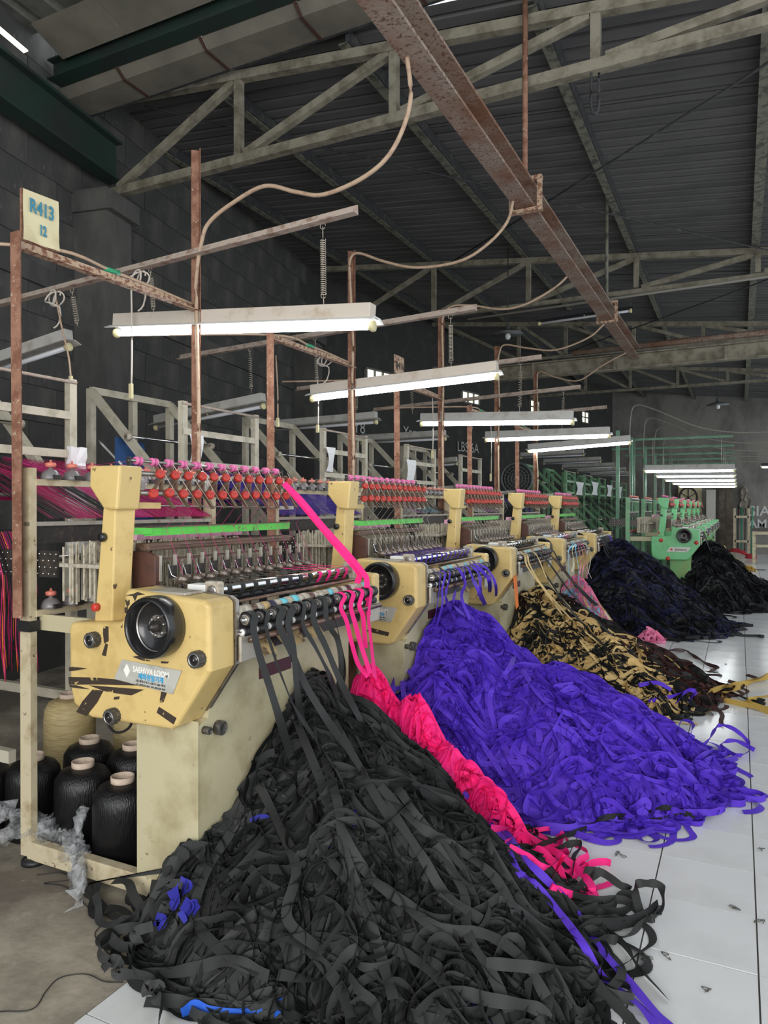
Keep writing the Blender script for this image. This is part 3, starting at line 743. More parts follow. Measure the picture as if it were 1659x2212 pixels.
    for k in range(13):
        y = 2.42 + k*0.0935
        if w1 is None:
            w1 = MB().lathe((0, 0, 0), (0, 1, 0), [(.012, -.022), (.026, -.022), (.029, -.018), (.029, .018), (.026, .022), (.012, .022)], 18).build('rubber_wheel', M['rubber'], root)
            w1.location = (-1.815-LX, y-LY, 1.212)
            w1b = MB().lathe((0, 0, 0), (0, -1, 0), [(.024, .0225), (.020, .024), (.014, .022), (.010, .026), (0, .026)], 14).build('wheel_cap', M['dull'], w1)
            w2 = MB().lathe((0, 0, 0), (0, 1, 0), [(.010, -.03), (.019, -.03), (.021, -.026), (.021, .026), (.019, .03), (.010, .03)], 14).build('lower_wheel', M['rubber'], root)
            w2.location = (-1.82-LX, y-LY, 1.162)
            w2b = MB().lathe((0, 0, 0), (0, -1, 0), [(.015, .031), (.015, .038), (0, .038)], 12).build('wheel_collar', M['lamp_white'], w2)
        else:
            c = same(w1, root, (-1.815-LX, y-LY, 1.212)); same(w1b, c, (0, 0, 0))
            c = same(w2, root, (-1.82-LX, y-LY, 1.162)); same(w2b, c, (0, 0, 0))
    P(MB().tube([(-1.79, 2.40, 1.132), (-1.79, 3.59, 1.132)], 0.0125, 12), 'front_rail', M['brownrail'])
    for (ya, yb) in ((2.365, 2.47), (3.50, 3.62)):
        P(MB().box(-1.822, -1.808, ya, yb, 1.045, 1.150), 'end_plate', M['plate'], bevel=.003)
        P(MB().lathe((-1.808, (ya+yb)/2, 1.125), (1, 0, 0), [(.009, 0), (.009, .006), (0, .006)], 8), 'plate_bolt', M['dull'])
    P(MB().box(-1.96, -1.87, 2.47, 3.50, 1.05, 1.10), 'drip_tray', M['darkmetal'])
    # base frame towards the creel
    base = MB().box(-3.00, -2.08, 2.295, 2.345, 0.02, 0.105)
    P(base, 'base_bar', frame_m, bevel=.004)
    P(MB().box(-3.00, -2.20, 3.50, 3.55, 0.02, 0.105), 'base_bar', frame_m)
    P(MB().box(-3.00, -2.95, 2.34, 3.50, 0.02, 0.09), 'base_bar', frame_m)
    for (x, y) in ((-2.98, 2.32), (-2.30, 2.30), (-2.98, 3.52)):
        P(MB().lathe((x, y, 0), (0, 0, 1), [(.058, 0), (.055, .02), (.03, .025)], 16), 'foot', M['rubber'])
    P(MB().sweep([(-3.012, 2.30, 0.03), (-3.012, 2.30, 1.86)], [(-.036, 0), (.036, 0), (.036, .008), (-.028, .008), (-.028, .035), (-.036, .035)], (0, 1, 0)), 'rear_post', frame_m)
    P(MB().sweep([(-3.012, 3.60, 0.03), (-3.012, 3.60, 1.86)], [(-.036, 0), (.036, 0), (.036, .008), (-.028, .008), (-.028, .035), (-.036, .035)], (0, 1, 0)), 'rear_post', frame_m)
    P(MB().box(-2.99, -2.50, 2.36, 2.38, 1.09, 1.165), 'rear_shelf', M['cream_pale'])
    P(MB().box(-2.60, -2.30, 2.40, 3.50, 0.90, 1.02), 'inner_tray', M['darkmetal'])
    # yarn feeders
    for (z, nf) in ((1.795, 9), (1.175, 8)):
        P(MB().box(-3.005, -2.97, 2.33, 3.58, z-.018, z+.012), 'feeder_bar', frame_m)
        for k in range(nf):
            y = 2.42 + k*0.125
            f_ = P(MB().lathe((-2.985, y, z+.012), (0, 0, 1), [(.046, 0), (.046, .010), (.041, .028), (.028, .044), (.010, .050), (.010, .066)], 16), 'feeder', M['dome'])
            P(MB().lathe((-2.985, y, z+.072), (0, 0, 1), [(.008, 0), (.024, .002), (.026, .018), (.020, .022), (.006, .024), (.005, .036), (0, .036)], 14), 'feeder_cap', M['coral'], f_)
            P(MB().box(-2.99, -2.93, y-.02, y+.02, z+.014, z+.034), 'feeder_body', M['darkmetal'], f_)
    return root

print('loom')
loom = build_loom(M['cream'], M['cream_pale'], M['lime'])
LAB = ['nearest cream ribbon loom, with taped scars and its big black handwheel in full view',
       'second cream ribbon loom, the one weaving violet ribbon',
       'third cream ribbon loom, with orange cloth on its corner and beige and black ribbons',
       'fourth cream ribbon loom, weaving sky blue and pink ribbons',
       'fifth and farthest cream ribbon loom, in front of the green ones']
looms = []
for k, dy in enumerate(LOOM_OFF):
    r = loom if k == 0 else copy_tree(loom)
    r.location = (LX, LY + dy, 0)
    tag(r, LAB[k], 'loom', 'cream ribbon looms in a row'); looms.append(r)

# name plates: loom 1, 2 with lettering, 3 blank
def nameplate(root, lettered=True):
    P_ = [(-2.318, 1.034), (-2.020, 1.022), (-2.048, 0.935), (-2.343, 0.945)]
    P_ = [(-2.292, 1.043), (-1.972, 1.028), (-2.018, 0.930), (-2.335, 0.958)]
    pl = MB().prism(P_, 'y', 2.1985, 2.2045).build('nameplate', M['nameplate'], root, OFF0, bevel=.0015, fix=True)
    if lettered:
        rot = (math.pi/2, math.radians(2.5), 0)
        def T(b, s, m, x, z, **k): text_mesh('lettering', b, s, m, pl, (x-LX, 2.1975-LY, z), rot, **k)
        T('SAEHWA LOOM', .034, M['white_print'], -2.132, 1.006, sx=.78, bold=.0006)
        T('세화정밀기계', .027, M['blue_print'], -2.132, .981, sx=.92, bold=.0005)
        T('대구광역시 북구 노원3가 1206-7번지', .0115, M['dark_print'], -2.132, .961, sx=.9)
        T('TEL (053)353-4565  FAX (053)358-4565', .0105, M['dark_print'], -2.132, .947, sx=.9)
        MB().prism([(-2.262, 1.030), (-2.244, 1.001), (-2.262, .972), (-2.280, 1.001)], 'y', 2.1972, 2.1982).build('diamond_mark', M['white_print'], pl, OFF0, fix=True)
    return pl
MB().box(-3.055, -2.97, 2.288, 2.345, 1.09, 1.14).build('black_tape', M['rubber'], looms[0], OFF0)
nameplate(looms[0]); nameplate(looms[1]); nameplate(looms[2], False)
# dark tape remnants on the nearest loom
def tape(poly_px, root, Y=2.203):
    pts = [onY(u, v, Y) for u, v in poly_px]
    q = [(p[0], p[2]) for p in pts]
    area = sum(q[i][0]*q[(i+1) % len(q)][1] - q[(i+1) % len(q)][0]*q[i][1] for i in range(len(q)))
    if area < 0: q = q[::-1]
    MB().prism(q, 'y', Y-.0012, Y+.003).build('tape_remnant', M['tape'], root, OFF0, fix=True)
def C(x, y): return (130 + x*.2411, 1180 + y*.2411)
for poly in [
    [C(75,1172), C(320,1178), C(330,1238), C(80,1240)], [C(335,1178), C(500,1195), C(640,1200), C(750,1220), C(745,1248), C(400,1240), C(330,1238)],
    [C(82,1245), C(140,1245), C(260,1280), C(180,1275), C(90,1262)], [C(260,1246), C(750,1285), C(640,1335), C(520,1320), C(390,1295)],
    [C(80,1085), C(110,1080), C(240,1095), C(160,1110), C(78,1120)], [C(290,1285), C(385,1295), C(330,1400), C(235,1520), C(145,1485), C(200,1390)],
    [C(885,1440), C(1040,1540), C(1015,1595), C(865,1490)], [C(388,715), C(430,720), C(432,850), C(395,870), C(385,780)], [C(405,870), C(425,880), C(408,985), C(375,975)],
    [C(920,1250), C(975,1248), C(925,1395), C(890,1400), C(905,1310)], [C(650,990), C(700,980), C(810,1030), C(740,1025)], [C(485,1350), C(530,1345), C(525,1370), C(480,1375)],
    [C(585,440), C(660,425), C(690,410), C(755,432), C(690,440), C(670,490), C(650,445)], [C(583,480), C(620,480), C(620,520), C(600,545)], [C(577,550), C(605,545), C(600,600), C(580,600)],
    [C(905,1030), C(975,1035), C(960,1050), C(905,1048)]]:
    tape(poly, looms[0])
def tapeX(poly_px, root, X, m):
    pts = [onX(u, v, X) for u, v in poly_px]
    MB().prism([(p[1], p[2]) for p in pts], 'x', X-.003, X+.0012).build('tape_remnant', m, root, OFF0, fix=True)
# strip on second loom face
p0, p1 = (-2.20, .905), (-1.99, .862)
MB().prism([(-2.35, .915), (-2.03, .865), (-2.04, .84), (-2.35, .885)][::-1], 'y', 2.2015, 2.206).build('tape_remnant', M['tape'], looms[1], OFF0, fix=True)
MB().prism([(-2.285, .345), (-2.17, .340), (-2.165, .375), (-2.283, .378)], 'y', 2.2975, 2.302).build('tape_remnant', M['tape'], looms[0], OFF0, fix=True)
# torn cardboard under the rollers of looms 1 and 2
def card_piece(root, ya, yb, z, tilt):
    MB().add([(-1.86, ya, z+.04), (-1.80, ya+.02, z-.03), (-1.795, yb-.02, z-.025), (-1.86, yb, z+.045)], [(0, 1, 2, 3)]).build('cardboard_flap', M['card'], root, OFF0)
for (ya, yb, z) in ((2.49, 2.62, 1.075), (2.66, 2.85, 1.08), (2.87, 3.02, 1.085)): card_piece(looms[0], ya, yb, z, 0)
card_piece(looms[1], 3.0, 3.12, 1.08, 0)
# orange cloth on third loom
oc = MB(); p = [onX(1113, 1238, -1.82), onX(1108, 1290, -1.80)]
oc.add([(-1.83, p[0][1]-.03, 1.04), (-1.83, p[0][1]+.07, 1.06), (-1.80, p[0][1]+.03, .78), (-1.80, p[0][1]-.05, .76)], [(0, 1, 2, 3)])
o = oc.build('orange_cloth', M['orange']); md = o.modifiers.new('s', 'SOLIDIFY'); md.thickness = .004
tag(o, 'orange cloth strip hanging from the corner of the third cream loom', 'cloth')

# ------------------------------------------------------------------ green looms
gl = build_loom(M['green'], M['green_old'], M['green_old'], box_green=True, frame_m=M['green_creel'])
GDX = 1.235
GY0 = 13.3 - 2.2
glabs = ['nearest mint green ribbon loom, standing at the head of the green row', 'second green ribbon loom of the far row', 'third green ribbon loom of the far row', 'fourth green ribbon loom of the far row', 'fifth green ribbon loom of the far row', 'last green ribbon loom, near the end wall']
glooms = []
for k in range(6):
    r = gl if k == 0 else copy_tree(gl)
    r.location = (LX+GDX, LY + GY0 + k*2.3, 0)
    tag(r, glabs[k], 'loom', 'green ribbon looms in the far row'); glooms.append(r)
gp = MB().prism([(-2.30, 1.00), (-1.97, 1.00), (-2.03, .92), (-2.36, .92)], 'y', 2.1985, 2.2045).build('nameplate', M['nameplate'], glooms[0], OFF0, fix=True)
text_mesh('lettering', 'Jumwang', .055, M['dark_print'], gp, (-2.13-LX, 2.197-LY, .96), (math.pi/2, 0, 0), sx=.9, bold=.001)
MB().prism([(-2.28, .985), (-2.255, .96), (-2.28, .935), (-2.305, .96)], 'y', 2.1972, 2.1982).build('diamond_mark', M['red'], gp, OFF0, fix=True)

# ------------------------------------------------------------------ posts, crossbeams and lamps over each loom
PX = -3.06
def lamp(Xa, Xb, Y, Za, Zb, on, body, label, group, tilt=0.0, parts=True, nm='fluorescent_lamp'):
    """batten lamp running from (Xa,Ya,Za) to (Xb,Yb,Zb)"""
    Ya, Yb = Y
    A = Vector((Xa, Ya, Za)); B = Vector((Xb, Yb, Zb)); c = (A+B)/2
    root = empty(nm, c, label, 'lamp', group)
    off = tuple(c)
    d = (B-A).normalized()
    ins = A + d*.03, B - d*.03
    MB().bar(ins[0], ins[1], 0.075, 0.085).build('housing', body, root, off, bevel=.004)
    dn = Vector((0, 0, -1))
    MB().sweep([A + dn*.045, B + dn*.045], [(-.085, -.014), (-.075, -.016), (-.03, .004), (.03, .004), (.075, -.016), (.085, -.014), (.035, .010), (-.035, .010)], (0, 0, 1)).build('reflector', M['lamp_white'] if on else body, root, off)
    s = d.cross(Vector((0, 0, 1))).normalized()
    MB().tube([A + d*.06 + dn*.085 + s*.0, B - d*.06 + dn*.085], 0.0175, 14).build('tube', M['tube_on'] if on else M['tube_off'], root, off)
    for e, sg in ((A, 1), (B, -1)):
        MB().lathe(e + dn*.083 + d*(.030*sg), d*sg, [(.012, -.012), (.030, -.010), (.032, .006), (.024, .018), (.018, .034)], 14).build('socket', M['cap_yellow'], root, off)
    MB().tube([c + dn*.04 + s*.03, c + d*.02 + dn*.075], .006, 6).build('starter', M['cap_yellow'], root, off)
    return root

lamp_px = [((245, 700), (816, 680), 3.58, 3.60), ((668, 848), (1082, 796), 5.62, 5.66), ((905, 905), (1244, 900), 7.75, 7.75), ((1045, 942), (1322, 932), 9.85, 9.85), ((1137, 968), (1366, 948), 11.9, 11.95)]
lnm = ['nearest lit fluorescent lamp hanging over the taped cream loom', 'second lit fluorescent lamp, tilted up to the right', 'third lit fluorescent lamp, nearly level', 'fourth lit fluorescent lamp down the row', 'fifth lit fluorescent lamp, before the green posts']
def spring(p, q, r, coils, wr, name, label, hookp=True):
    p = Vector(p); q = Vector(q); L = (p-q).length
    pts = []
    n = coils*10
    a = p + (q-p)*0.16; b = p + (q-p)*0.86
    for i in range(n+1):
        t = i/n; th = 2*math.pi*coils*t
        c = a + (b-a)*t
        pts.append(c + Vector((r*math.cos(th), r*math.sin(th), 0)))
    mb = MB().tube(pts, wr, 4, (0, 0, 1), False)
    root = mb.build(name, M['wire'])
    tag(root, label, 'spring', 'coil springs holding the lamps')
    h = MB()
    for (e, f) in ((p, a), (b, q)):
        ring = [e + (Vector((math.cos(t)*r*1.1, 0, math.sin(t)*r*1.1 - (r if e is p else -r)*0)) ) for t in [k*math.pi/5 for k in range(10)]]
        h.tube(ring, wr, 4, (0, 1, 0)); h.tube([e, f], wr, 4)
    h.build('hook', M['wire'], root)
    return root
def ord_(k): return ['nearest', 'second', 'third', 'fourth', 'fifth'][k]
cable_starts = [(878, 112), (1110, 425), (1232, 590), (1305, 700), (1352, 762)]
lit_z = []
for k in range(5):
    dy = [0, 2.025, 4.147, 6.27, 8.41][k]
    y2 = 3.58 + dy; y1 = 2.32 + dy
    top = 3.92 + .01*k
    det = k < 4
    # tall post
    o = MB().sweep([(PX, y2, 0.0), (PX, y2, top)], [(-.038, -.03), (-.031, -.03), (0, -.004), (.031, -.03), (.038, -.03), (.004, .006), (-.004, .006)], (0, 1, 0))
    o = o.build('lamp_post', M['rust']); tag(o, '%s tall rusty angle iron post carrying a lamp bar in the cream row' % ord_(k), 'post', 'tall rusty lamp posts')
    # short post (screwed to loom post)
    z0 = 1.40 if k == 0 else 0.0
    o = MB().sweep([(PX+.06, y1-.05, 1.16), (PX+.05, y1-.05, 2.95)], [(-.030, -.022), (.030, -.022), (.030, .03), (.024, .03), (.024, -.016), (-.030, -.016)], (0, 1, 0)).build('short_post', M['rust'])
    tag(o, '%s short rusty post standing at the rear corner of its cream loom' % ord_(k), 'post', 'short rusty corner posts')
    o = MB().angle((PX-.01, y1, 2.89), (PX-.01, y2, 2.90), 0.05, 0.006).build('crossbeam', M['rust_pale'])
    tag(o, '%s pale rusty crossbeam joining a short post to a tall post' % ord_(k), 'crossbeam', 'rusty crossbeams')
    # hanging bar
    za, zb = (3.12, 3.295) if k == 0 else (3.14, 3.26)
    bar_l = -5.5 if k == 0 else -5.0
    yb = y2 - .04
    o = MB().angle((bar_l, yb, za), (-1.90, yb, zb), 0.055, 0.008, (0, 0, 1)).build('lamp_bar', M['bar'])
    tag(o, '%s long dusty bar across the posts from which the lamps hang' % ord_(k), 'bar', 'lamp bars')
    # lit lamp
    (ua, va), (ub, vb), Ya, Yb2 = lamp_px[k]
    A = onY(ua, va, Ya); B = onY(ub, vb, Yb2)
    lm = lamp(A[0], B[0], (Ya, Yb2), A[2]+.02, B[2]+.02, True, M['lamp_body'] if k < 2 else M['lamp_grey'], lnm[k], 'lit fluorescent lamps over the cream looms')
    def lz(x): return A[2] + (x-A[0])/(B[0]-A[0])*(B[2]-A[2]) + .06
    def bz(x): return za + (x-bar_l)/(-1.9-bar_l)*(zb-za)
    if k < 4:
        spring((-2.13, yb, bz(-2.13)-.01), (-2.16, Yb2, lz(-2.16)), .016 if k == 0 else .018, 26 if k < 2 else 14, .0022, 'spring', 'coil spring at the aisle end of the %s lit lamp' % ord_(k))
        spring((-3.43, yb, bz(-3.43)-.01), (-3.44, Ya, lz(-3.44)), .014, 18 if k < 2 else 10, .0022, 'spring', 'coil spring at the wall end of the %s lit lamp' % ord_(k))
    # unlit lamp towards the wall
    un = [((-60, 800), (155, 728)), ((430, 905), (575, 862)), ((672, 914), (818, 900)), ((852, 945), (966, 938)), ((930, 1003), (990, 994))][k]
    Yu = y2 + .05
    A2 = onY(un[0][0], un[0][1], Yu); B2 = onY(un[1][0], un[1][1], Yu)
    lamp(A2[0]-.6*(k > 0), B2[0], (Yu, Yu), A2[2]+.02, B2[2]+.02, False, M['lamp_grey'], 'switched off fluorescent lamp on the wall side of the %s lamp bar' % ord_(k), 'switched off fluorescent lamps')
    if k < 3: spring((-4.15, yb, bz(-4.15)-.01), (-4.2, Yu, B2[2]+.07), .016, 14, .0022, 'spring', 'coil spring over the %s switched off lamp' % ord_(k))
    # cable from the beam to the post, then down it
    cs = onX(cable_starts[k][0], cable_starts[k][1], -1.60)
    yb_ = y2
    if k == 0: mid = [(886, 220), (850, 320), (790, 380), (700, 420), (640, 415), (571, 402), (500, 440), (452, 480), (436, 520)]
    elif k == 1: mid = [(1095, 480), (1050, 530), (990, 565), (900, 578), (830, 565), (775, 547), (757, 560), (756, 600)]
    elif k == 2: mid = [(1200, 620), (1140, 655), (1085, 668), (1020, 660), (975, 662), (957, 685), (955, 720)]
    elif k == 3: mid = [(1270, 730), (1200, 756), (1140, 752), (1090, 745), (1078, 765), (1076, 790)]
    else: mid = [(1300, 790), (1250, 822), (1200, 815), (1165, 803), (1160, 830)]
    n = len(mid); pts = [cs]
    for i, (u, v) in enumerate(mid):
        Yt = cs[1] + (y2-.045 - cs[1]) * min(1, (i+1)/(n-1))
        pts.append(onY(u, v, Yt))
    x_p = PX + .025
    for z in (3.1, 2.7, 2.2, 1.9): pts.append((x_p + R.uniform(-.012, .02), y2-.05, z))
    o = MB().tube(smooth_path(pts, 6), 0.0125, 7).build('power_cable', M['cable']); tag(o, 'tan power cable looping from the rusty beam to the %s tall post' % ord_(k), 'cable', 'tan power cables')
    # second thin cable on the crossbeam, with green tape
    o = MB().tube(smooth_path([(PX-1.0, y1-.5, 2.92), (PX-.06, y1+.1, 2.955), (PX-.02, y1+.6, 2.965), (PX+.0, y2-.06, 2.94)], 6), .009, 6).build('crossbeam_cable', M['cable']); tag(o, 'thin tan cable laid along the %s rusty crossbeam' % ord_(k), 'cable', 'crossbeam cables')
    MB().tube([(PX-.022, y1+.52, 2.965), (PX-.018, y1+.62, 2.968)], .014, 8).build('green_tape', M['greentape'], o)
    # pull switch
    if k < 4:
        sx = [283, 686, 806, 1198][k] if k != 3 else 812
        for (lab, u0, v0, v1, Yc) in ([('white pull cord with a cream switch below the nearest lit lamp', 283, 745, 862, 3.5)] if k == 0 else [('pull cord with a small switch at the left end of the second lit lamp', 686, 880, 935, 5.6)] if k == 1 else [('pull cord with a small switch below the third lit lamp', 794+140, 915, 990, 7.7)] if k == 2 else [('pull cord dangling from the fourth lit lamp', 1060, 960, 1040, 9.8)]):
            a = onY(u0, v0-150 if k == 0 else v0-60, Yc); b = onY(u0+1, v1-30 if k == 0 else v1-15, Yc); e = onY(u0, v1, Yc)
            r_ = MB().tube(smooth_path([a, ((a[0]+b[0])/2+.006, Yc, (a[2]+b[2])/2), b], 5), .006, 6).build('pull_cord', M['cord']); tag(r_, lab, 'pull switch', 'pull switches')
            MB().box(e[0]-.014, e[0]+.014, Yc-.01, Yc+.01, e[2], b[2]+.01).build('switch', M['cap_yellow'], r_, bevel=.004)
# the pull switches on the wall side
for n_, (pth, Yc, lab) in enumerate([([(120, 640), (132, 700), (148, 770), (153, 815)], 3.5, 'tan cord with a cream pull switch left of the taped loom'), ([(596, 768), (600, 850), (600, 905)], 5.55, 'cord with a small pull switch beside the second tall post')]):
    q = [onY(u, v, Yc) for u, v in pth]
    r_ = MB().tube(smooth_path(q, 5), .0065, 6).build('pull_cord', M['cable']); tag(r_, lab, 'pull switch', 'pull switches')
    e = q[-1]; MB().box(e[0]-.013, e[0]+.013, Yc-.01, Yc+.01, e[2]-.075, e[2]+.01).build('switch', M['cap_yellow'], r_, bevel=.004)
# tangled cord knots on the nearest bar
for n_, (u, v) in enumerate([(118, 640), (300, 598), (700, 775)]):
    Yc = 3.5 if n_ < 2 else 5.55
    c = Vector(onY(u, v, Yc)); pts = []
    for i in range(50):
        t = i/49*math.pi*5
        pts.append(c + Vector((.055*math.cos(t)*(1-.3*math.sin(t*.4)), .03*math.sin(t*.7), .045*math.sin(t*1.03)-.02*i/49)))
    pts += [c + Vector((.05, 0, -.08)), c + Vector((.02, .02, -.18)), c + Vector((-.01, 0, -.22))]
    o = MB().tube(smooth_path(pts, 2), .006, 5).build('cord_knot', M['cord']); tag(o, ['tangled tan cord looped round the lamp bar at the far left', 'tangled tan cord looped over the rusty crossbeam', 'tangled cord looped on the second lamp bar'][n_], 'cord')

# sign
sg = empty('sign_board', (PX, 2.42, 2.95), 'yellowed fabric sign reading R413 12 on top of the nearest crossbeam', 'sign')
so = (PX, 2.42, 2.95)
q = [(2.322, 2.945), (2.527, 2.950), (2.521, 3.196), (2.322, 3.186)]
gb = MB(); nn = 10; V = []; Fc = []
for i in range(nn+1):
    for j in range(nn+1):
        a, b = i/nn, j/nn
        y = (q[0][0]*(1-a)+q[1][0]*a)*(1-b) + (q[3][0]*(1-a)+q[2][0]*a)*b
        z = (q[0][1]*(1-a)+q[1][1]*a)*(1-b) + (q[3][1]*(1-a)+q[2][1]*a)*b
        V.append((PX+.012 + .004*math.sin(9*a+6*b)*(1-b), y, z))
for i in range(nn):
    for j in range(nn): Fc.append((i*(nn+1)+j, (i+1)*(nn+1)+j, (i+1)*(nn+1)+j+1, i*(nn+1)+j+1))
gb.add(V, Fc, True).build('fabric', M['sign'], sg, so)
fr = MB(); 
for a, b in ((0, 1), (1, 2), (2, 3), (3, 0)): fr.bar((PX, q[a][0], q[a][1]), (PX, q[b][0], q[b][1]), .01, .008)
fr.build('frame', M['rust'], sg, so)
# lettering faces the aisle (+x)
def TX(b, s, y, z, sx): text_mesh('lettering', b, s, M['sign_print'], sg, (PX+.020-so[0], y-so[1], z-so[2]), (math.pi/2, 0, math.pi/2), sx=sx, bold=.0024)
TX('R413', .092, 2.420, 3.115, .72); TX('12', .068, 2.425, 3.015, .62)
sg2 = empty('sign_board', onX(863, 810, -3.06), 'small narrow dusty sign on top of the third short post', 'sign')
a = onX(853, 765, -3.0); b = onX(873, 775, -3.0); c = onX(873, 812, -3.0)
s2o = tuple(sg2.location)
MB().box(-3.01, -3.0, a[1], b[1], c[2], a[2]).build('board', M['rust_pale'], sg2, s2o)
text_mesh('lettering', 'R411', .10, M['dark_print'], sg2, (-2.995-s2o[0], (a[1]+b[1])/2-s2o[1], a[2]-.10-s2o[2]), (math.pi/2, 0, math.pi/2), sx=.9)

# ------------------------------------------------------------------ creel frames
def creel(dx, y0, m, rods=True, nbars=2):
    """front gate at x=-3.9, rear gate at x=-4.9, sloped struts; y0 = near side"""
    ya, yb = y0, y0+.94
    o3 = (-4.4+dx, y0, 0)
    root = empty('creel_frame', o3)
    P = lambda mb, n, mm=m: mb.build(n, mm, root, o3)
    xg, xt = -3.9+dx, -4.9+dx
    for y in (ya, yb): P(MB().channel((xg, y, 0), (xg, y, 2.51), .05, .055, .008, (0, 1, 0)), 'gate_post')
    for z in (2.27, 2.02): P(MB().box(xg-.01, xg+.012, ya, yb, z-.025, z+.025), 'gate_bar')
    P(MB().tube([(xg, ya, 2.49), (xg, yb+.05, 2.49)], .011, 8), 'gate_rod', M['bar'])
    for y in (ya, (ya+yb)/2, yb): P(MB().channel((xt, y, 0), (xt, y, 2.68), .055, .055, .008, (0, 1, 0)), 'rear_post')
    P(MB().box(xt-.02, xt+.02, ya, yb, 2.63, 2.69), 'rear_top_bar')
    for y in (ya, yb):
        P(MB().bar((xt, y, 2.66), (xt+1.55, y, 1.12), .05, .06), 'strut')
        P(MB().box(xt, xt+1.7, y-.02, y+.02, .42, .48), 'floor_rail')
    for (t, rr) in ((.30, .014), (.62, .018), (.86, .014)):
        x = xt+1.55*t; z = 2.66-1.54*t+.05
        r_ = P(MB().tube([(x, ya-.06, z), (x, yb+.06, z)], rr, 10), 'yarn_rod', M['steel'])
        for y in (ya-.04, yb+.04): P(MB().lathe((x, y-.02, z), (0, 1, 0), [(.03, 0), (.032, .02), (.03, .04)], 10), 'rod_holder', M['worn_tape'])
    return root
creels = []
for k, dy in enumerate(LOOM_OFF):
    if k == 0: c0 = creel(0, 2.37, M['grey_frame']); c = c0
    else: c = copy_tree(c0); c.location = (-4.4, 2.37+dy, 0)
    tag(c, 'grey cream creel frame with sloping struts behind the %s cream loom' % ord_(k), 'creel', 'creel frames of the cream looms'); creels.append(c)
gc0 = creel(.45, 0, M['green_creel'])
ordg = ['nearest', 'second', 'third', 'fourth', 'fifth', 'sixth']
for k in range(5):
    c = gc0 if k == 0 else copy_tree(gc0)
    c.location = (-4.4+.45, 16.2 + k*2.15, 0)
    tag(c, 'green creel frame, %s of the green row behind the hanging papers' % ordg[k], 'creel', 'green creel frames')

# yarn sheets drawn from creel to loom
def yarn_sheet(name, y0, y1, cols, n, label, dx=0.0, x_end=-2.95, z_end=1.62, seed=1, x0=-3.95, z0=1.95, m=None):
    rr = random.Random(seed); ms = list(dict.fromkeys(cols)); mb = MB(); idx = []
    for i in range(n):
        t = (i + rr.uniform(-.4, .4))/n
        c = cols[min(len(cols)-1, int(t*len(cols)))] if rr.random() > .12 else rr.choice(cols)
        y = y0 + (y1-y0)*t; ye = y + rr.uniform(-.03, .03)
        dz = rr.uniform(-.03, .03); w = rr.uniform(.0010, .0030)
        a = Vector((x0+dx, y, z0+dz)); b = Vector((-3.45+dx, (y+ye)/2, 1.83+dz*.5)); e = Vector((x_end+dx, ye, z_end+dz*.1))
        V = []
        for p in (a, b, e): V += [(p.x, p.y-w, p.z), (p.x, p.y+w, p.z)]
        V = [(x0-.25+dx, y-w, 1.72), (x0-.25+dx, y+w, 1.72)] + V
        mb.add(V, [(0, 1, 3, 2), (2, 3, 5, 4), (4, 5, 7, 6)]); idx += [ms.index(c)]*3
    me = mb.mesh(name, [m_ for m_ in ms]); me.polygons.foreach_set('material_index', idx)
    o = bpy.data.objects.new(name, me); COL.objects.link(o)
    return tag(o, label, 'yarn', None, 'stuff')
Y_ = {k: mat('yarn_' + k, c, .6) for k, c in dict(magenta=(.48, .004, .12), hotpink=(.62, .02, .22), black=(.012, .011, .013), violet=(.055, .018, .33), teal=(.14, .27, .33), grey=(.3, .29, .27), mauve=(.42, .22, .36), white=(.7, .68, .62)).items()}
yarn_sheet('warp_yarn', 2.36, 3.56, [Y_['black'], Y_['magenta'], Y_['black'], Y_['hotpink'], Y_['magenta'], Y_['magenta'], Y_['magenta']], 620, 'magenta and black warp yarns sloping down to the nearest loom')
yarn_sheet('warp_yarn', 4.36, 5.56, [Y_['violet']]*6, 480, 'violet warp yarns sloping down to the second loom', seed=2)
yarn_sheet('warp_yarn', 6.5, 7.7, [Y_['grey'], Y_['mauve'], Y_['teal'], Y_['teal'], Y_['black']], 300, 'mauve and teal warp yarns running to the third loom', seed=3)
yarn_sheet('warp_yarn', 8.6, 9.8, [Y_['white'], Y_['mauve'], Y_['grey']], 240, 'pale warp yarns running to the fourth loom', seed=4)
yarn_sheet('warp_yarn', 10.7, 11.9, [Y_['black'], Y_['violet'], Y_['black']], 260, 'dark warp yarns running to the fifth loom', seed=5)
for k in range(5):
    yarn_sheet('warp_yarn', 16.2+k*2.15, 17.15+k*2.15, [Y_['black']]*4 + ([Y_['grey']] if k == 2 else []), 260, 'black warp yarns sloping from the %s green creel down to its loom' % ordg[k], dx=.45, seed=20+k, x_end=-2.45, z_end=1.35)
# hanging yarn bundle at far left: strands that drop behind the rear post
hb = MB(); ms = [Y_['black'], Y_['magenta'], RB['orange'], Y_['hotpink']]; idx = []
rr = random.Random(5)
for i in range(90):
    y = 2.20 + rr.uniform(-.02, .3); x = -3.15 - rr.uniform(0, .35)
    hb.tube(smooth_path([(x-.1, y, 1.55), (x, y, 1.35), (x+rr.uniform(-.02, .02), y, 1.05), (x-.05, y+.05, .85 + rr.uniform(-.05, .1))], 3), .0022, 4)
    idx += [rr.choice([0, 0, 0, 1, 2, 3])]*(len(hb.f)-len(idx))
me = hb.mesh('yarn_bundle', ms); me.polygons.foreach_set('material_index', idx)
o = bpy.data.objects.new('yarn_bundle', me); COL.objects.link(o); tag(o, 'loose bundle of black, red and pink yarns drooping left of the cream post', 'yarn', None, 'stuff')
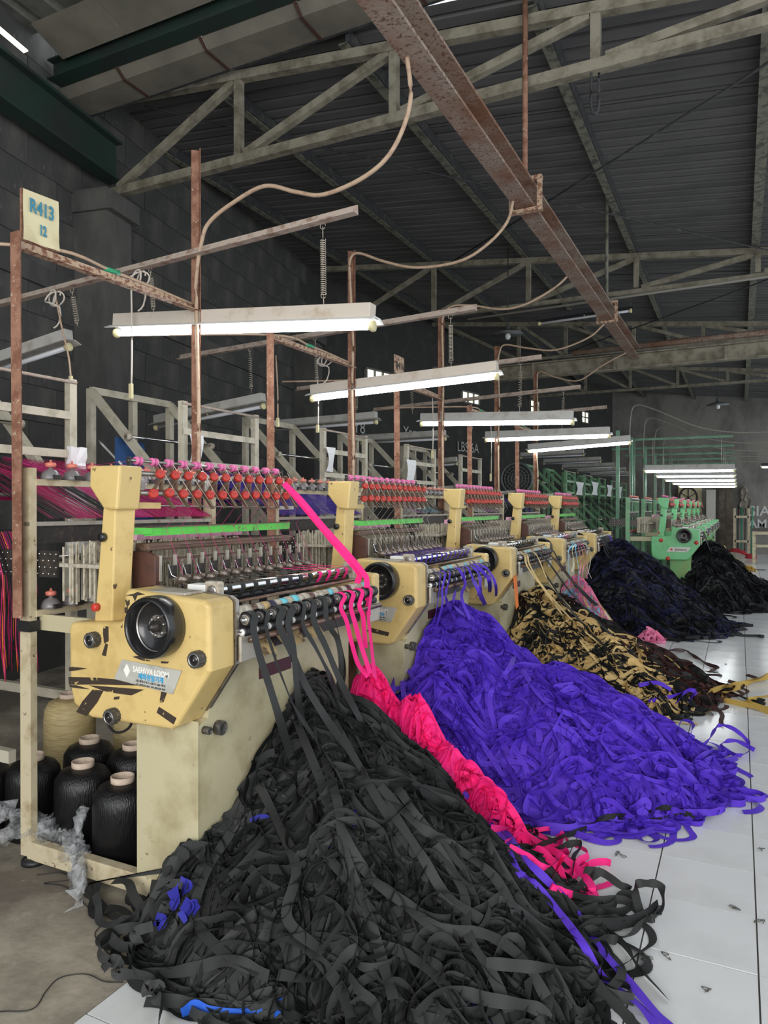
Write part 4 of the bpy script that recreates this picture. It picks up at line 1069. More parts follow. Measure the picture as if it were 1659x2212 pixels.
# weft threads rising from looms to pink rollers, joined
for k, dy in enumerate(LOOM_OFF):
    wt = MB(); rr = random.Random(30+k)
    for i in range(12):
        y = 2.46 + i*.0985 + dy
        wt.tube([(-2.46, y, 1.87), (-2.30, y+.10, 1.67), (-2.36, y+.07, 1.58), (-2.22, y+.03, 1.37)], .0011, 3)
        wt.tube([(-2.98, y+.02, 1.86), (-2.46, y, 1.89)], .0009, 3)
    o = wt.build('weft_threads', M['thread_white'] if k else Y_['hotpink']); tag(o, 'fine weft threads running down into the heads of the %s cream loom' % ord_(k), 'thread', None, 'stuff')

# papers clipped on gates
for n_, (u0, v0, u1, v1, X, lab) in enumerate([(410, 938, 436, 1000, -3.86, 'long white paper list clipped to the second creel gate'), (704, 965, 722, 1020, -3.86, 'creased white paper list on the third creel gate'), (878, 992, 896, 1038, -3.86, 'white paper list on the fourth creel gate'),
        (1243, 1040, 1260, 1070, -3.42, 'white paper on the nearest green creel gate'), (1277, 1040, 1292, 1070, -3.42, 'white paper on the second green creel gate'), (1310, 1047, 1322, 1073, -3.42, 'white paper on the third green creel gate'), (1330, 1050, 1343, 1076, -3.42, 'white paper on the fourth green creel gate')]):
    a = onX(u0, v0, X); b = onX(u1, v1, X)
    V = []; Fc = []
    for i in range(5):
        t = i/4; pinch = 1 - .35*math.sin(math.pi*t)*(n_ in (1, 3, 4, 5, 6))
        ym = (a[1]+b[1])/2; hw = (b[1]-a[1])/2*pinch; z = a[2] + (b[2]-a[2])*t
        V += [(X+.02*math.sin(3*t), ym-hw, z), (X+.02*math.sin(3*t+1), ym+hw, z)]
    for i in range(4): Fc.append((2*i, 2*i+1, 2*i+3, 2*i+2))
    o = MB().add(V, Fc).build('paper_sheet', M['paper']); tag(o, lab, 'paper', 'paper lists on the creels')

# ------------------------------------------------------------------ green posts and lamps
for k in range(5):
    y = 13.9 + k*2.2
    for (x, hh, nm2) in ((-2.02, 3.10, 'nearer'), (-1.90, 3.05, 'twin')):
        yy = y + (0 if nm2 == 'nearer' else .9)
        o = MB().bar((x, yy, 0), (x, yy, hh), .06, .06, (0, 1, 0)).build('green_post', M['green_post']); tag(o, '%s green steel post of the far row, %s of its pair' % (ordg[k], nm2), 'post', 'green posts of the far row')
    o = MB().bar((-2.6, y+.9, 3.0), (-.10, y+.9, 3.0), .03, .04).build('green_lamp_bar', M['green_post']); tag(o, '%s thin green bar over the green looms' % ordg[k], 'bar', 'green lamp bars')
    A = onY(1385, 1003, 14.8)
    lp = lamp(-1.68, -0.05, (y+.9, y+.9), 2.46-.015*k, 2.44-.015*k, True, M['lamp_grey'], '%s lit fluorescent lamp over the green looms' % ordg[k], 'lit fluorescent lamps over the green looms')
    for x in (-1.5, -.3): MB().tube([(x, y+.9, 2.49-.015*k), (x, y+.9, 2.99)], .004, 4).build('hanger_wire', M['wire'], lp, tuple(lp.location))
    o = MB().tube(smooth_path([(-1.86, y+.5, 1.7), (-1.88, y+.5, 2.6), (-1.86, y+.5, 3.4), (-1.75, y+.5, 3.62 ), (-1.4, y+.45, 3.5), (-.6, y+.4, 3.12), (.3, y+.4, 3.0), (1.4, y+.3, 3.1)], 6), .014, 6).build('green_row_cable', M['cable_dark']); tag(o, '%s cable sagging from the green posts across the aisle' % ordg[k], 'cable', 'cables sagging over the aisle')
    lamp(-4.6, -3.1, (y+2.6, y+2.6), 2.92-.02*k, 2.94-.02*k, False, M['lamp_grey'], 'switched off lamp over the %s green creel' % ordg[k], 'switched off lamps over the green creels')
# dark fixture under the second truss, pendant lamps
A = onY(1160, 692, 10.6); B = onY(1368, 662, 10.6)
lamp(A[0], B[0], (10.6, 10.6), A[2]+.03, B[2]+.03, False, M['lamp_dark'], 'dark unlit batten lamp hanging behind the rusty beam', None)
def pendant(P, label):
    root = empty('pendant_lamp', P, label, 'lamp', 'round tin pendant lamps')
    MB().lathe((0, 0, 0), (0, 0, 1), [(.26, -.02), (.255, -.015), (.14, .03), (.05, .05), (.04, .12), (.02, .14)], 24).build('shade', M['grille'], root)
    MB().lathe((0, 0, -.06), (0, 0, 1), [(0, -.06), (.035, -.045), (.05, 0), (.035, .04), (.02, .07)], 14).build('bulb', M['bulb'], root)
    MB().tube([(0, 0, .13), (0, 0, roofz(P[0])-P[2]+.02)], .008, 5).build('flex', M['purlin'], root)
pendant(onY(1097, 719, 12.0), 'tin pendant lamp with a bare bulb left of the rusty beam')
pendant(onY(1551, 873, 19.0), 'far tin pendant lamp with a bare bulb near the end wall')

# round grille behind
gR = onY(1116, 1034, 14.9); g = empty('round_grille', gR, 'large round grey grille standing behind the fifth loom', 'grille')
for rr_ in (.33, .26, .19, .12, .05): MB().tube([(rr_*math.cos(t), 0, rr_*math.sin(t)) for t in [i*math.pi/18 for i in range(37)]], .012 if rr_ < .3 else .03, 6, (0, 1, 0), False).build('ring', M['grille'], g)
for i in range(20):
    t = i*math.pi/10; MB().bar((.05*math.cos(t), 0, .05*math.sin(t)), (.33*math.cos(t), 0, .33*math.sin(t)), .012, .01, (0, 1, 0)).build('spoke', M['grille'], g)
MB().lathe((0, .02, 0), (0, 1, 0), [(0, 0), (.32, 0), (.32, .01), (0, .01)], 30).build('backing', M['mortar'], g)

# ------------------------------------------------------------------ yarn cones on the floor
def cone(x, y, h, r, m, label, rot=0):
    root = empty('yarn_cone', (x, y, .0), label, 'yarn cone', 'yarn cones on the floor')
    MB().lathe((0, 0, 0), (0, 0, 1), [(r*.9, 0), (r, .012), (r*1.0, h*.72), (r*.97, h*.86), (r*.8, h*.95), (r*.42, h*1.0), (r*.40, h*.99)], 36).build('yarn', m, root)
    MB().lathe((0, 0, h*.98), (0, 0, 1), [(r*.40, 0), (r*.40, .035), (r*.34, .035), (r*.34, -.05), (0, -.05)], 28).build('core_tube', M['cone_tube'], root)
    return root
for (x, y, h, r, mm, lab) in [(-2.60, 2.50, .385, .135, 'yarn_black', 'black yarn cone nearest the loom column, in front of the others'),
        (-2.93, 2.56, .385, .135, 'yarn_black', 'black yarn cone just right of the cream rear post, behind the front one'),
        (-3.24, 2.52, .385, .130, 'yarn_black', 'black yarn cone half hidden behind the cream rear post'),
        (-3.20, 2.84, .385, .135, 'yarn_black', 'black yarn cone at the back with a loose thread, before the beige cones'),
        (-2.91, 2.87, .385, .135, 'yarn_black', 'black yarn cone at the back against the loom column'),
        (-3.50, 2.42, .36, .135, 'yarn_black', 'black yarn cone cut by the left edge of the picture'),
        (-3.72, 3.15, .50, .15, 'yarn_beige', 'beige yarn cone at the back left, behind the black cones'),
        (-3.28, 3.30, .46, .16, 'yarn_beige', 'wide beige yarn cone at the back, under the gear box')]:
    cone(x, y, h, r, M[mm], lab)
# plastic film
def film(name, pts, w, label, seed, amp=.03):
    rr = random.Random(seed); P_ = smooth_path(pts, 6); n = len(P_); k = 9
    V = []; Fc = []
    ph = [rr.uniform(0, 6) for _ in range(6)]
    for i, p in enumerate(P_):
        ww = w*(.55+.45*math.sin(i*.9+ph[0]))
        for j in range(k):
            t = j/(k-1)-.5
            V.append((p.x + ww*t*.6 + amp*math.sin(i*1.3+j*1.9+ph[1]), p.y - ww*t*.8 + amp*math.sin(i*.8+j*2.3+ph[2]), max(.003, p.z + amp*math.sin(i*1.7+j*1.5+ph[3]) + amp*.5*math.sin(i*3.1+j*2.9))))
    for i in range(n-1):
        for j in range(k-1): Fc.append((i*k+j, i*k+j+1, (i+1)*k+j+1, (i+1)*k+j))
    o = MB().add(V, Fc, True).build(name, M['film']); tag(o, label, 'plastic film', 'torn plastic film'); return o
film('plastic_film', [onZ(10, 1800, .12), onZ(60, 1790, .13), onZ(90, 1780, .16), (-2.95, 2.42, .10), (-2.85, 2.40, .09), (-2.72, 2.33, .12), (-2.62, 2.26, .10), (-2.55, 2.20, .02)], .26, 'clear plastic film draped over the base bar and crumpled under the black cones', 3)
film('plastic_film', [(-3.35, 2.20, .05), (-3.25, 2.25, .18), (-3.15, 2.28, .22), (-3.05, 2.40, .15)], .22, 'clear plastic film bunched up left of the cream rear post', 5)
film('plastic_film', [(-2.75, 2.40, .26), (-2.74, 2.36, .18), (-2.70, 2.33, .10)], .12, 'upright curl of clear plastic film beside the front cone', 9, .02)
film('plastic_film', [(-3.45, 3.0, .62), (-3.30, 2.95, .66), (-3.1, 2.95, .62), (-2.95, 2.95, .66)], .16, 'crumpled plastic film on the yarn package under the gear box', 12, .02)
# black wire loop under gear box
o = MB().tube(smooth_path([(-2.62, 2.45, .86), (-2.66, 2.44, .72), (-2.58, 2.43, .64), (-2.48, 2.43, .68), (-2.46, 2.43, .80)], 6), .006, 6).build('black_wire', M['rubber']); tag(o, 'black wire loop hanging below the gear box of the nearest loom', 'wire')
# thin threads on the concrete
for n_, path in enumerate([[(80, 1890), (130, 1885), (150, 1900), (95, 1908), (140, 1915), (180, 1950), (215, 1990), (222, 1995), (205, 2020), (235, 2060), (258, 2062)], [(0, 2185), (70, 2180), (100, 2140), (130, 2112), (185, 2104), (225, 2120), (265, 2122)]]):
    o = MB().tube(smooth_path([onZ(u, v, .004) for u, v in path], 5), .0022, 4).build('loose_thread', M['rubber']); tag(o, ['loose black thread on the concrete from the base bar to the black pile', 'loose black thread across the lower left corner of the concrete'][n_], 'thread')
# lint and thread scraps on the tiles
for n_, (u, v, s) in enumerate([(1395, 2075, 16), (1440, 2065, 10), (1525, 2140, 8), (1590, 1965, 12), (1640, 1990, 10), (1645, 1835, 8), (1450, 1785, 8), (1570, 1435, 10), (1340, 1845, 14)]):
    c = Vector(onZ(u, v, .004)); rr = random.Random(n_)
    pts = [c + Vector((rr.uniform(-1, 1)*s*.0022, rr.uniform(-1, 1)*s*.0022, rr.uniform(0, .004))) for _ in range(7)]
    o = MB().tube(smooth_path(pts, 4), .0018, 4).build('lint_scrap', M['lint']); tag(o, ['grey lint smear on the tile right of the bottom violet ribbons', 'small lint tuft just right of that smear', 'lowest lint speck near the bottom right corner', 'lint tuft beside the long tile joint, level with the black loop', 'lint tuft on the tile joint at the right edge', 'lint speck near the right edge, above the black loop', 'lint tuft where the thin black ribbons end', 'dark lint speck far down the aisle near the tan ribbons', 'curled hair of lint left of the first long tile joint'][n_], 'lint', 'lint on the tiles')

# blue cloth + silver wrapped post at left
o = MB().add([(-4.55, 4.3, 2.25), (-4.55, 4.62, 2.22), (-4.5, 4.7, 1.5), (-4.5, 4.25, 1.5), (-4.47, 4.45, 1.9)], [(0, 4, 1), (1, 4, 2), (2, 4, 3), (3, 4, 0)]).build('blue_cloth', M['bluecloth']); tag(o, 'dark blue cloth hung on the second creel frame', 'cloth')
wr = MB(); rr = random.Random(3); V = []; Fc = []
nn = 14; kk = 10; p0 = Vector((-3.88, 3.34, 1.35))
for i in range(nn):
    for j in range(kk):
        t = 2*math.pi*j/kk; r_ = .055 + rr.uniform(-.014, .022)
        V.append((p0.x + r_*math.cos(t), p0.y + r_*math.sin(t), p0.z + i*.055 + rr.uniform(-.01, .01)))
for i in range(nn-1):
    for j in range(kk): Fc.append((i*kk+j, i*kk+(j+1) % kk, (i+1)*kk+(j+1) % kk, (i+1)*kk+j))
o = wr.add(V, Fc).build('plastic_wrapping', M['paper']); tag(o, 'crumpled white plastic wrapping tied round the nearest creel gate post', 'wrapping')
o = MB().tube(smooth_path([onY(213, 952, 4.5), onY(238, 978, 4.4), onY(262, 1003, 4.3)], 3), .010, 6).build('white_rod', M['lamp_white']); tag(o, 'thin white rod slanting behind the arm of the nearest loom', 'rod')

# ------------------------------------------------------------------ far end clutter
def at_far(u, v, Y=28.6): return onY(u, v, Y)
a = at_far(1526, 1058); b = at_far(1545, 1192)
o = MB().box(a[0], b[0], 28.5, 28.9, 0, a[2]).build('trim_4', M['whitepaint']); tag(o, kind='structure')
dr = empty('door_1', (at_far(1575, 1190)[0], 29.2, 0), kind='structure')
a = at_far(1552, 1050); b = at_far(1583, 1190)
for q0, q1 in ((a[0], (a[0]+b[0])/2-.02), ((a[0]+b[0])/2+.02, b[0])): MB().box(q0, q1, 29.1, 29.2, 0, a[2]).build('plank', M['brownwood'], dr, (at_far(1575, 1190)[0], 29.2, 0))
a = at_far(1483, 1052); b = at_far(1515, 1100)
o = MB().box(a[0]-.3, b[0], 28.9, 29.0, 0, a[2]).build('beige_board', M['sign']); tag(o, 'tall beige board behind the coiled wheel on the end wall', 'board')
wc = Vector(at_far(1487, 1075, 28.86)); w = empty('coiled_wheel', wc, 'dark spoked wheel hung on the beige board at the far end', 'wheel')
MB().tube([(.30*math.cos(t), 0, .36*math.sin(t)) for t in [i*math.pi/16 for i in range(33)]], .03, 6, (0, 1, 0), False).build('rim', M['darkmetal'], w)
for i in range(3): t = i*math.pi/3+.5; MB().bar((-.3*math.cos(t), 0, -.35*math.sin(t)), (.3*math.cos(t), 0, .35*math.sin(t)), .03, .03, (0, 1, 0)).build('spoke', M['darkmetal'], w)
# shelf unit with pipes
a = at_far(1587, 1098); b = at_far(1617, 1190)
sf = empty('pipe_rack', (a[0], 28.4, 0), 'pale rack holding upright pipes at the end wall', 'rack'); so_ = (a[0], 28.4, 0)
for x in (a[0], b[0]): MB().box(x-.04, x+.04, 28.3, 28.38, 0, a[2]).build('upright', M['cream_frame'], sf, so_)
for z in (.5, a[2]-.3): MB().box(a[0], b[0], 28.3, 28.36, z-.04, z+.04).build('shelf', M['cream_frame'], sf, so_)
for i in range(5):
    x = a[0]+.1+i*.11; MB().tube([(x, 28.42, 0), (x+.02, 28.5, a[2]+.1-.05*(i % 3))], .022, 6).build('pipe', [M['darkmetal'], M['greentape'], M['brownwood']][i % 3], sf, so_)
# hanging cloth
ct = MB(); V = []; Fc = []
a = at_far(1600, 1050); b = at_far(1628, 1110)
for i in range(9):
    for j in range(7):
        V.append((a[0] + (b[0]-a[0])*j/6*(.4+.6*i/8) + .05*math.sin(i*2+j), 29.31 + .06*math.sin(j*2.1+i), a[2] + (b[2]-a[2])*i/8))
for i in range(8):
    for j in range(6): Fc.append((i*7+j, i*7+j+1, (i+1)*7+j+1, (i+1)*7+j))
o = ct.add(V, Fc, True).build('draped_sheet', M['sack']); tag(o, 'grey brown sheet draped on the end wall above the pipe rack', 'cloth')
def lump(name, c, r, m, label, cat, seed, flat=.6):
    rr = random.Random(seed); V = []; Fc = []; n = 14; k = 7
    for i in range(k):
        ph = math.pi/2*i/(k-1)
        for j in range(n):
            t = 2*math.pi*j/n; q = r*math.cos(ph)*(1+rr.uniform(-.18, .18))
            V.append((c[0]+q*math.cos(t), c[1]+q*.7*math.sin(t), r*flat*math.sin(ph)*(1+rr.uniform(-.1, .1))))
    for i in range(k-1):
        for j in range(n): Fc.append((i*n+j, i*n+(j+1) % n, (i+1)*n+(j+1) % n, (i+1)*n+j))
    o = MB().add(V, Fc).build(name, m); return tag(o, label, cat)
lump('red_bundle', at_far(1590, 1185, 27.0), .38, M['redcloth'], 'crumpled red cloth bundle in front of the pipe rack', 'cloth', 1, .8)
lump('grey_sack', at_far(1585, 1192, 26.3), .36, M['sack'], 'slumped grey sack in front of the red bundle', 'sack', 2)
lump('red_bundle', at_far(1620, 1192, 26.8), .2, M['redcloth'], 'small red cloth heap right of the grey sack', 'cloth', 3, .8)
# table at the right edge
tb = empty('side_table', (.75, 24.5, 0), 'pale wooden table at the right edge by the end wall', 'table'); t0 = (.75, 24.5, 0)
MB().box(.35, 1.5, 24.2, 25.0, .98, 1.04).build('tabletop', M['darkmetal'], tb, t0)
for (x, y) in ((.40, 24.25), (1.45, 24.25), (.40, 24.95), (1.45, 24.95)): MB().box(x-.04, x+.04, y-.04, y+.04, 0, .98).build('leg', M['cream_frame'], tb, t0)
MB().box(.4, 1.45, 24.22, 24.28, .5, .58).build('stretcher', M['cream_frame'], tb, t0)
MB().box(.4, 1.45, 24.22, 24.28, .88, .97).build('apron', M['cream_frame'], tb, t0)
# graffiti on the end wall
gtxt = text_mesh('wall_lettering', 'SIA', .5, M['chalk'], None, at_far(1640, 1105, 29.37), (math.pi/2, 0, 0), bold=.01); tag(gtxt, 'pale sprayed letters on the end wall at the right edge', 'lettering')
gtxt = text_mesh('wall_lettering', 'AMI', .42, M['chalk'], None, at_far(1640, 1132, 29.37), (math.pi/2, 0, 0), bold=.01); tag(gtxt, 'second line of pale sprayed letters on the end wall', 'lettering')
a_, d_, L_, ang_ = wall_frame(WB, WC)
for (s, u, v) in (('LBS/6A', 1010, 968), ('Yan', 885, 935), ('Y8', 775, 925)):
    P = ray_wall(u, v); gtxt = text_mesh('chalk_lettering', s, .38, M['chalk'], None, (P[0]+.03, P[1]-.03, P[2]), (math.pi/2, 0, ang_), bold=.0); tag(gtxt, 'faint chalk letters %s on the dark back wall' % s, 'lettering')
o = lamp(.55, 1.6, (24, 24), 2.95, 2.95, True, M['lamp_dark'], 'far lit lamp at the right edge of the picture', None)

# ------------------------------------------------------------------ ribbons
def hmap(blobs):
    def h(x, y):
        z = np.zeros_like(x)
        for (cx, cy, rx, ry, hh, p, rot) in blobs:
            c, s = math.cos(rot), math.sin(rot)
            dx = (x-cx); dy = (y-cy)
            a = (dx*c+dy*s)/rx; b = (-dx*s+dy*c)/ry
            r = np.sqrt(a*a+b*b+.02)-.10
            z = np.maximum(z, hh*np.clip(1-r, 0, 1)**p) if True else z
        # lumpy surface
        z = z + (z > 0.02)*(0.025*np.sin(x*9+1)*np.cos(y*8) + 0.018*np.sin(x*17+y*13))
        return z
    return h
HEAP = {
    'black': [(-1.98, 3.12, 1.02, 1.00, .82, 1.1, 0), (-1.42, 2.70, .80, .74, .56, .9, .15), (-1.02, 2.50, .52, .58, .27, .8, 0), (-1.98, 2.50, .26, .46, .36, .7, 0), (-.88, 2.95, .20, .30, .05, .7, 0)],
    'violet': [(-1.86, 4.95, .92, 1.10, .96, .85, 0), (-1.15, 4.82, .98, .98, .60, .85, .15), (-.75, 4.75, .60, .76, .22, .7, 0), (-1.7, 4.2, .48, .46, .60, .8, 0)],
    'mixed': [(-1.80, 7.25, 1.25, 1.15, .86, .95, 0), (-1.1, 7.0, .86, 1.05, .48, .8, 0), (-.75, 6.85, .45, .62, .22, .7, 0)],
    'pastel': [(-1.84, 9.08, .52, .52, .82, .85, 0)],
    'navy': [(-1.62, 11.3, 1.35, 1.55, 1.18, .95, 0), (-1.0, 11.0, .85, 1.1, .42, .8, 0)],
    'far': [(-.45, 13.95, .90, 1.15, 1.1, .95, 0), (-.05, 14.2, .95, 1.2, .50, .8, 0)],
}
HF = {k: hmap(v) for k, v in HEAP.items()}
# every heap leans on its loom: nothing goes through the panel
def pile(key, mats_w, n, steps, ds, width, label, xmin, seed, curv=11., cfun=None, ymin=-9., ycut=None, layer=.05, edge=1.0, core=None):
    rs = np.random.RandomState(seed); h = HF[key]; bl = HEAP[key]
    # starting points spread evenly over the footprint
    X0 = []; 
    bx0 = max(xmin, min(b[0]-max(b[2], b[3]) for b in bl)); bx1 = max(b[0]+max(b[2], b[3]) for b in bl)
    by0 = min(b[1]-max(b[2], b[3]) for b in bl); by1 = max(b[1]+max(b[2], b[3]) for b in bl)
    xs = np.empty(0); ys = np.empty(0)
    while len(xs) < n:
        x = rs.uniform(bx0, bx1, 4*n); y = rs.uniform(by0, by1, 4*n)
        z = h(x, y); ok = (z > .006)
        xs = np.append(xs, x[ok]); ys = np.append(ys, y[ok])
    x = xs[:n].copy(); y = ys[:n].copy()
    th = rs.uniform(0, 2*math.pi, n)
    kap = rs.normal(0, 1, n)*curv; phi = rs.normal(0, .22, n); dphi = rs.normal(0, 1, n)
    off = rs.uniform(-layer, .020, n); amp = rs.uniform(0, .010, n); fr = rs.uniform(8, 22, n); p0 = rs.uniform(0, 6.28, n)
    typ = rs.rand(n); straight = typ < .30; edgew = typ > .62
    phi0 = np.where(edgew, np.where(rs.rand(n) < .5, 1.35, -1.35), 0.0); phi = phi + phi0
    off = np.where(edgew, off + .012, off); steer = rs.uniform(5, 24, n)
    cols_i = np.array([0]*n)
    names = list(mats_w.keys()); ww = np.array(list(mats_w.values()), float); ww /= ww.sum()
    cols_i = rs.choice(len(names), n, p=ww)
    if cfun is not None: cols_i = np.array([names.index(cfun(a, b, rs)) for a, b in zip(x, y)])
    PX_ = []; W_ = []
    wd = width*rs.uniform(.82, 1.12, n)
    s = 0
    for i in range(steps):
        e = .02
        hx = (h(x+e, y)-h(x-e, y))/(2*e); hy = (h(x, y+e)-h(x, y-e))/(2*e)
        z = h(x, y)
        base = np.maximum(z, 0)
        tx, ty = np.cos(th), np.sin(th); tz = tx*hx+ty*hy
        tn = np.sqrt(1+tz*tz); T = np.stack([tx/tn, ty/tn, tz/tn], 1)
        Nn = np.stack([-hx, -hy, np.ones(n)], 1); Nn /= np.linalg.norm(Nn, axis=1)[:, None]
        S = np.cross(T, Nn)
        W = np.cos(phi)[:, None]*S + np.sin(phi)[:, None]*Nn
        zz = base + off + amp*np.sin(fr*s+p0) + .5*wd*np.abs(np.sin(phi))*.7
        zz = np.maximum(zz, .004 + .5*wd*np.abs(W[:, 2]))
        PX_.append(np.stack([x, y, zz], 1)); W_.append(W*(wd/2)[:, None])
        # advance
        kap += (-kap*.10) + rs.normal(0, 1, n)*curv*.42
        kk = np.where(straight, kap*.20, np.where(edgew, kap*1.35 + np.sign(phi0)*5.0, kap*.8))
        th = th + kk*ds
        dphi += -dphi*.12 + rs.normal(0, 1, n)*.9
        phi = phi + dphi*ds*1.3 - (phi-phi0)*.10
        # steer back when leaving the heap
        low = z < .012*edge
        bx = (bl[0][0]+bl[1 % len(bl)][0])/2; by = (bl[0][1]+bl[1 % len(bl)][1])/2
        back = np.arctan2(by-y, bx-x); dd = (back-th+math.pi) % (2*math.pi)-math.pi
        th = np.where(low, th + np.sign(dd)*np.minimum(np.abs(dd), steer*ds), th)
        x = x + np.cos(th)*ds; y = y + np.sin(th)*ds
        hit = (x < xmin) & ((y > ycut) if ycut is not None else True)
        x = np.where(hit, xmin + .002, x); th = np.where(hit, np.where(np.sin(th) > 0, 1.2, -1.2), th)
        s += ds
    A = np.stack(PX_, 1); Wv = np.stack(W_, 1)        # n,steps,3
    L = A - Wv; Rr = A + Wv
    verts = np.stack([L, Rr], 2).reshape(-1, 3)
    base = (np.arange(n)*steps*2)[:, None] + (np.arange(steps-1)*2)[None, :]
    q = np.stack([base, base+1, base+3, base+2], 2).reshape(-1, 4)
    uvv = np.stack([np.tile(np.arange(steps)*ds, (n, 1))]*2, 2).reshape(-1)
    uvw = np.tile([0., 1.], n*steps)
    me = bpy.data.meshes.new('ribbon_pile')
    me.vertices.add(len(verts)); me.vertices.foreach_set('co', verts.astype(np.float32).ravel())
    me.loops.add(len(q)*4); me.loops.foreach_set('vertex_index', q.astype(np.int32).ravel())
    me.polygons.add(len(q)); me.polygons.foreach_set('loop_start', (np.arange(len(q))*4).astype(np.int32))
    for nm in names: me.materials.append(RB[nm])
    me.polygons.foreach_set('material_index', np.repeat(cols_i, steps-1).astype(np.int32))
    me.polygons.foreach_set('use_smooth', np.ones(len(q), bool))
    uvl = me.uv_layers.new(name='uv')
    fl = q.ravel(); uvl.data.foreach_set('uv', np.stack([uvv[fl], uvw[fl]], 1).astype(np.float32).ravel())
    me.update(calc_edges=True); me.validate()
    o = bpy.data.objects.new('ribbon_pile', me); COL.objects.link(o)
    tag(o, label, 'ribbon pile', None, 'stuff')
    # packed core beneath the visible tangle
    g = .06; gx = np.arange(bx0, bx1+g, g); gy = np.arange(by0, by1+g, g)
    GXm, GYm = np.meshgrid(gx, gy, indexing='ij'); Z = h(GXm, GYm)-.10
    V = [(float(GXm[i, j]), float(GYm[i, j]), float(max(Z[i, j], -.02))) for i in range(len(gx)) for j in range(len(gy))]
    Fc = []; m_ = len(gy)
    for i in range(len(gx)-1):
        for j in range(m_-1):
            if max(Z[i, j], Z[i+1, j], Z[i, j+1], Z[i+1, j+1]) > 0.0: Fc.append((i*m_+j, (i+1)*m_+j, (i+1)*m_+j+1, i*m_+j+1))
    c = MB().add(V, Fc, True).build('packed_core', RB[core or names[0]], o); c['kind'] = 'stuff'
    return o
print('piles')
pile('black', {'charcoal': .62, 'black': .37, 'blue': .004}, 1500, 50, .019, .037, 'huge tangled pile of charcoal black ribbon in front of the nearest loom', -1.965, 11, 9.5, ycut=2.29, core='black', layer=.075)
pile('violet', {'violet': .7, 'violet_deep': .3}, 1950, 46, .020, .035, 'tall tangled pile of violet ribbon beside the second loom', -1.955, 12, 10, ycut=4.25, core='violet_deep', layer=.07)
def mixcol(x, y, rs):
    d = (y-7.1) + .55*(x+1.6)
    patch = math.sin(x*5.3+1.0)*math.cos(y*4.7+.4) + .35*math.sin(x*11+y*7)
    if d < .10:
        p = .86 if patch > -.05 else .14
        return 'beige' if rs.rand() < p else 'black'
    return 'brown' if rs.rand() < (.75 if patch > 0 else .4) else 'black'
pile('mixed', {'beige': 1, 'black': 1, 'brown': 1}, 1700, 40, .022, .036, 'mixed pile of beige, black and dark brown ribbon beside the third loom', -1.955, 13, 10, mixcol, ycut=6.3, core='black')
def pastel(x, y, rs):
    r = rs.rand()
    if y < 9.0: return 'sky' if r < .5 else 'soft_pink'
    return 'soft_pink' if r < .5 else ('beige' if r < .75 else ('ivory' if r < .88 else 'sky'))
pile('pastel', {'sky': 1, 'soft_pink': 1, 'beige': 1, 'ivory': 1}, 500, 34, .024, .034, 'small pile of pink, sky blue and cream ribbon beside the fourth loom', -1.955, 14, 10, pastel, core='soft_pink')
pile('navy', {'navy': .35, 'nearblack': .6, 'charcoal': .05}, 1900, 34, .028, .040, 'broad pile of blackish navy ribbon beside the fifth loom', -1.94, 15, 10, core='nearblack', ycut=10.5)
pile('far', {'nearblack': .8, 'charcoal': .2}, 1100, 34, .028, .045, 'black ribbon pile leaning on the nearest green loom', -.74, 16, 9, core='nearblack', ycut=13.4)

def ribbon(path, width, mname, label, group, name='ribbon', twist=(0, 0), ref=(0, 1, 0), n=7, cat='ribbon', parent=None, wob=0.0, seed=0):
    P_ = smooth_path(path, n); N_ = len(P_); rr = random.Random(seed)
    V = []; Fc = []; uv = []; s = 0; refv = Vector(ref)
    ph = rr.uniform(0, 6)
    prev = None
    for i, p in enumerate(P_):
        t = (P_[min(i+1, N_-1)]-P_[max(i-1, 0)]).normalized()
        w = refv - t*refv.dot(t)
        if w.length < .15 and prev is not None: w = prev - t*prev.dot(t)
        if w.length < 1e-3: w = t.cross(Vector((1, 0, 0)))
        w.normalize()
        a = twist[0] + (twist[1]-twist[0])*i/(N_-1) + wob*math.sin(i*.55+ph)
        w2 = w*math.cos(a) + t.cross(w)*math.sin(a); prev = w
        if i: s += (p-P_[i-1]).length
        V += [p - w2*width/2, p + w2*width/2]; uv += [(s, 0), (s, 1)]
        if i: Fc.append((2*i-2, 2*i-1, 2*i+1, 2*i))
    me = MB().add(V, Fc, True).mesh(name, RB[mname])
    ul = me.uv_layers.new(name='uv')
    for poly in me.polygons:
        for li in poly.loop_indices: ul.data[li].uv = uv[me.loops[li].vertex_index]
    o = bpy.data.objects.new(name, me); COL.objects.link(o)
    if parent is not None: o.parent = parent
    else: tag(o, label, cat, group)
    return o
def on_heap(u, v, key, lift=.03):
    """first point of a sight line that meets the heap surface"""
    d = _ray(u, v); h = HF[key]
    t = .8
    while t < 30:
        x, y, z = t*d[0], t*d[1], HC+t*d[2]
        hz = float(h(np.array([x]), np.array([y]))[0])
        if z < max(hz, 0)+lift:
            if hz < .02 and key in ('pastel', 'mixed'): break
            return (x, y, max(hz, 0)+lift)
        t += .01
    return onX(u, v, -1.66)
def on_any(u, v, z):
    P = onZ(u, v, z); best = P
    for key in ('black', 'violet', 'mixed'):
        h = HF[key]; d = _ray(u, v)
        tmax = (z-HC)/d[2]
        ts = np.arange(.8, tmax, .01)
        hz = h(ts*d[0], ts*d[1]); zz = HC + ts*d[2]
        k = np.nonzero((zz < hz + .065) & (hz > .02))[0]
        if len(k):
            t = ts[k[0]]; q = (t*d[0], t*d[1], HC+t*d[2])
            if q[1] < best[1]: best = q
    return best
OCT = ['first', 'second', 'third', 'fourth', 'fifth', 'sixth', 'seventh', 'eighth', 'ninth', 'tenth', 'eleventh', 'twelfth', 'thirteenth']
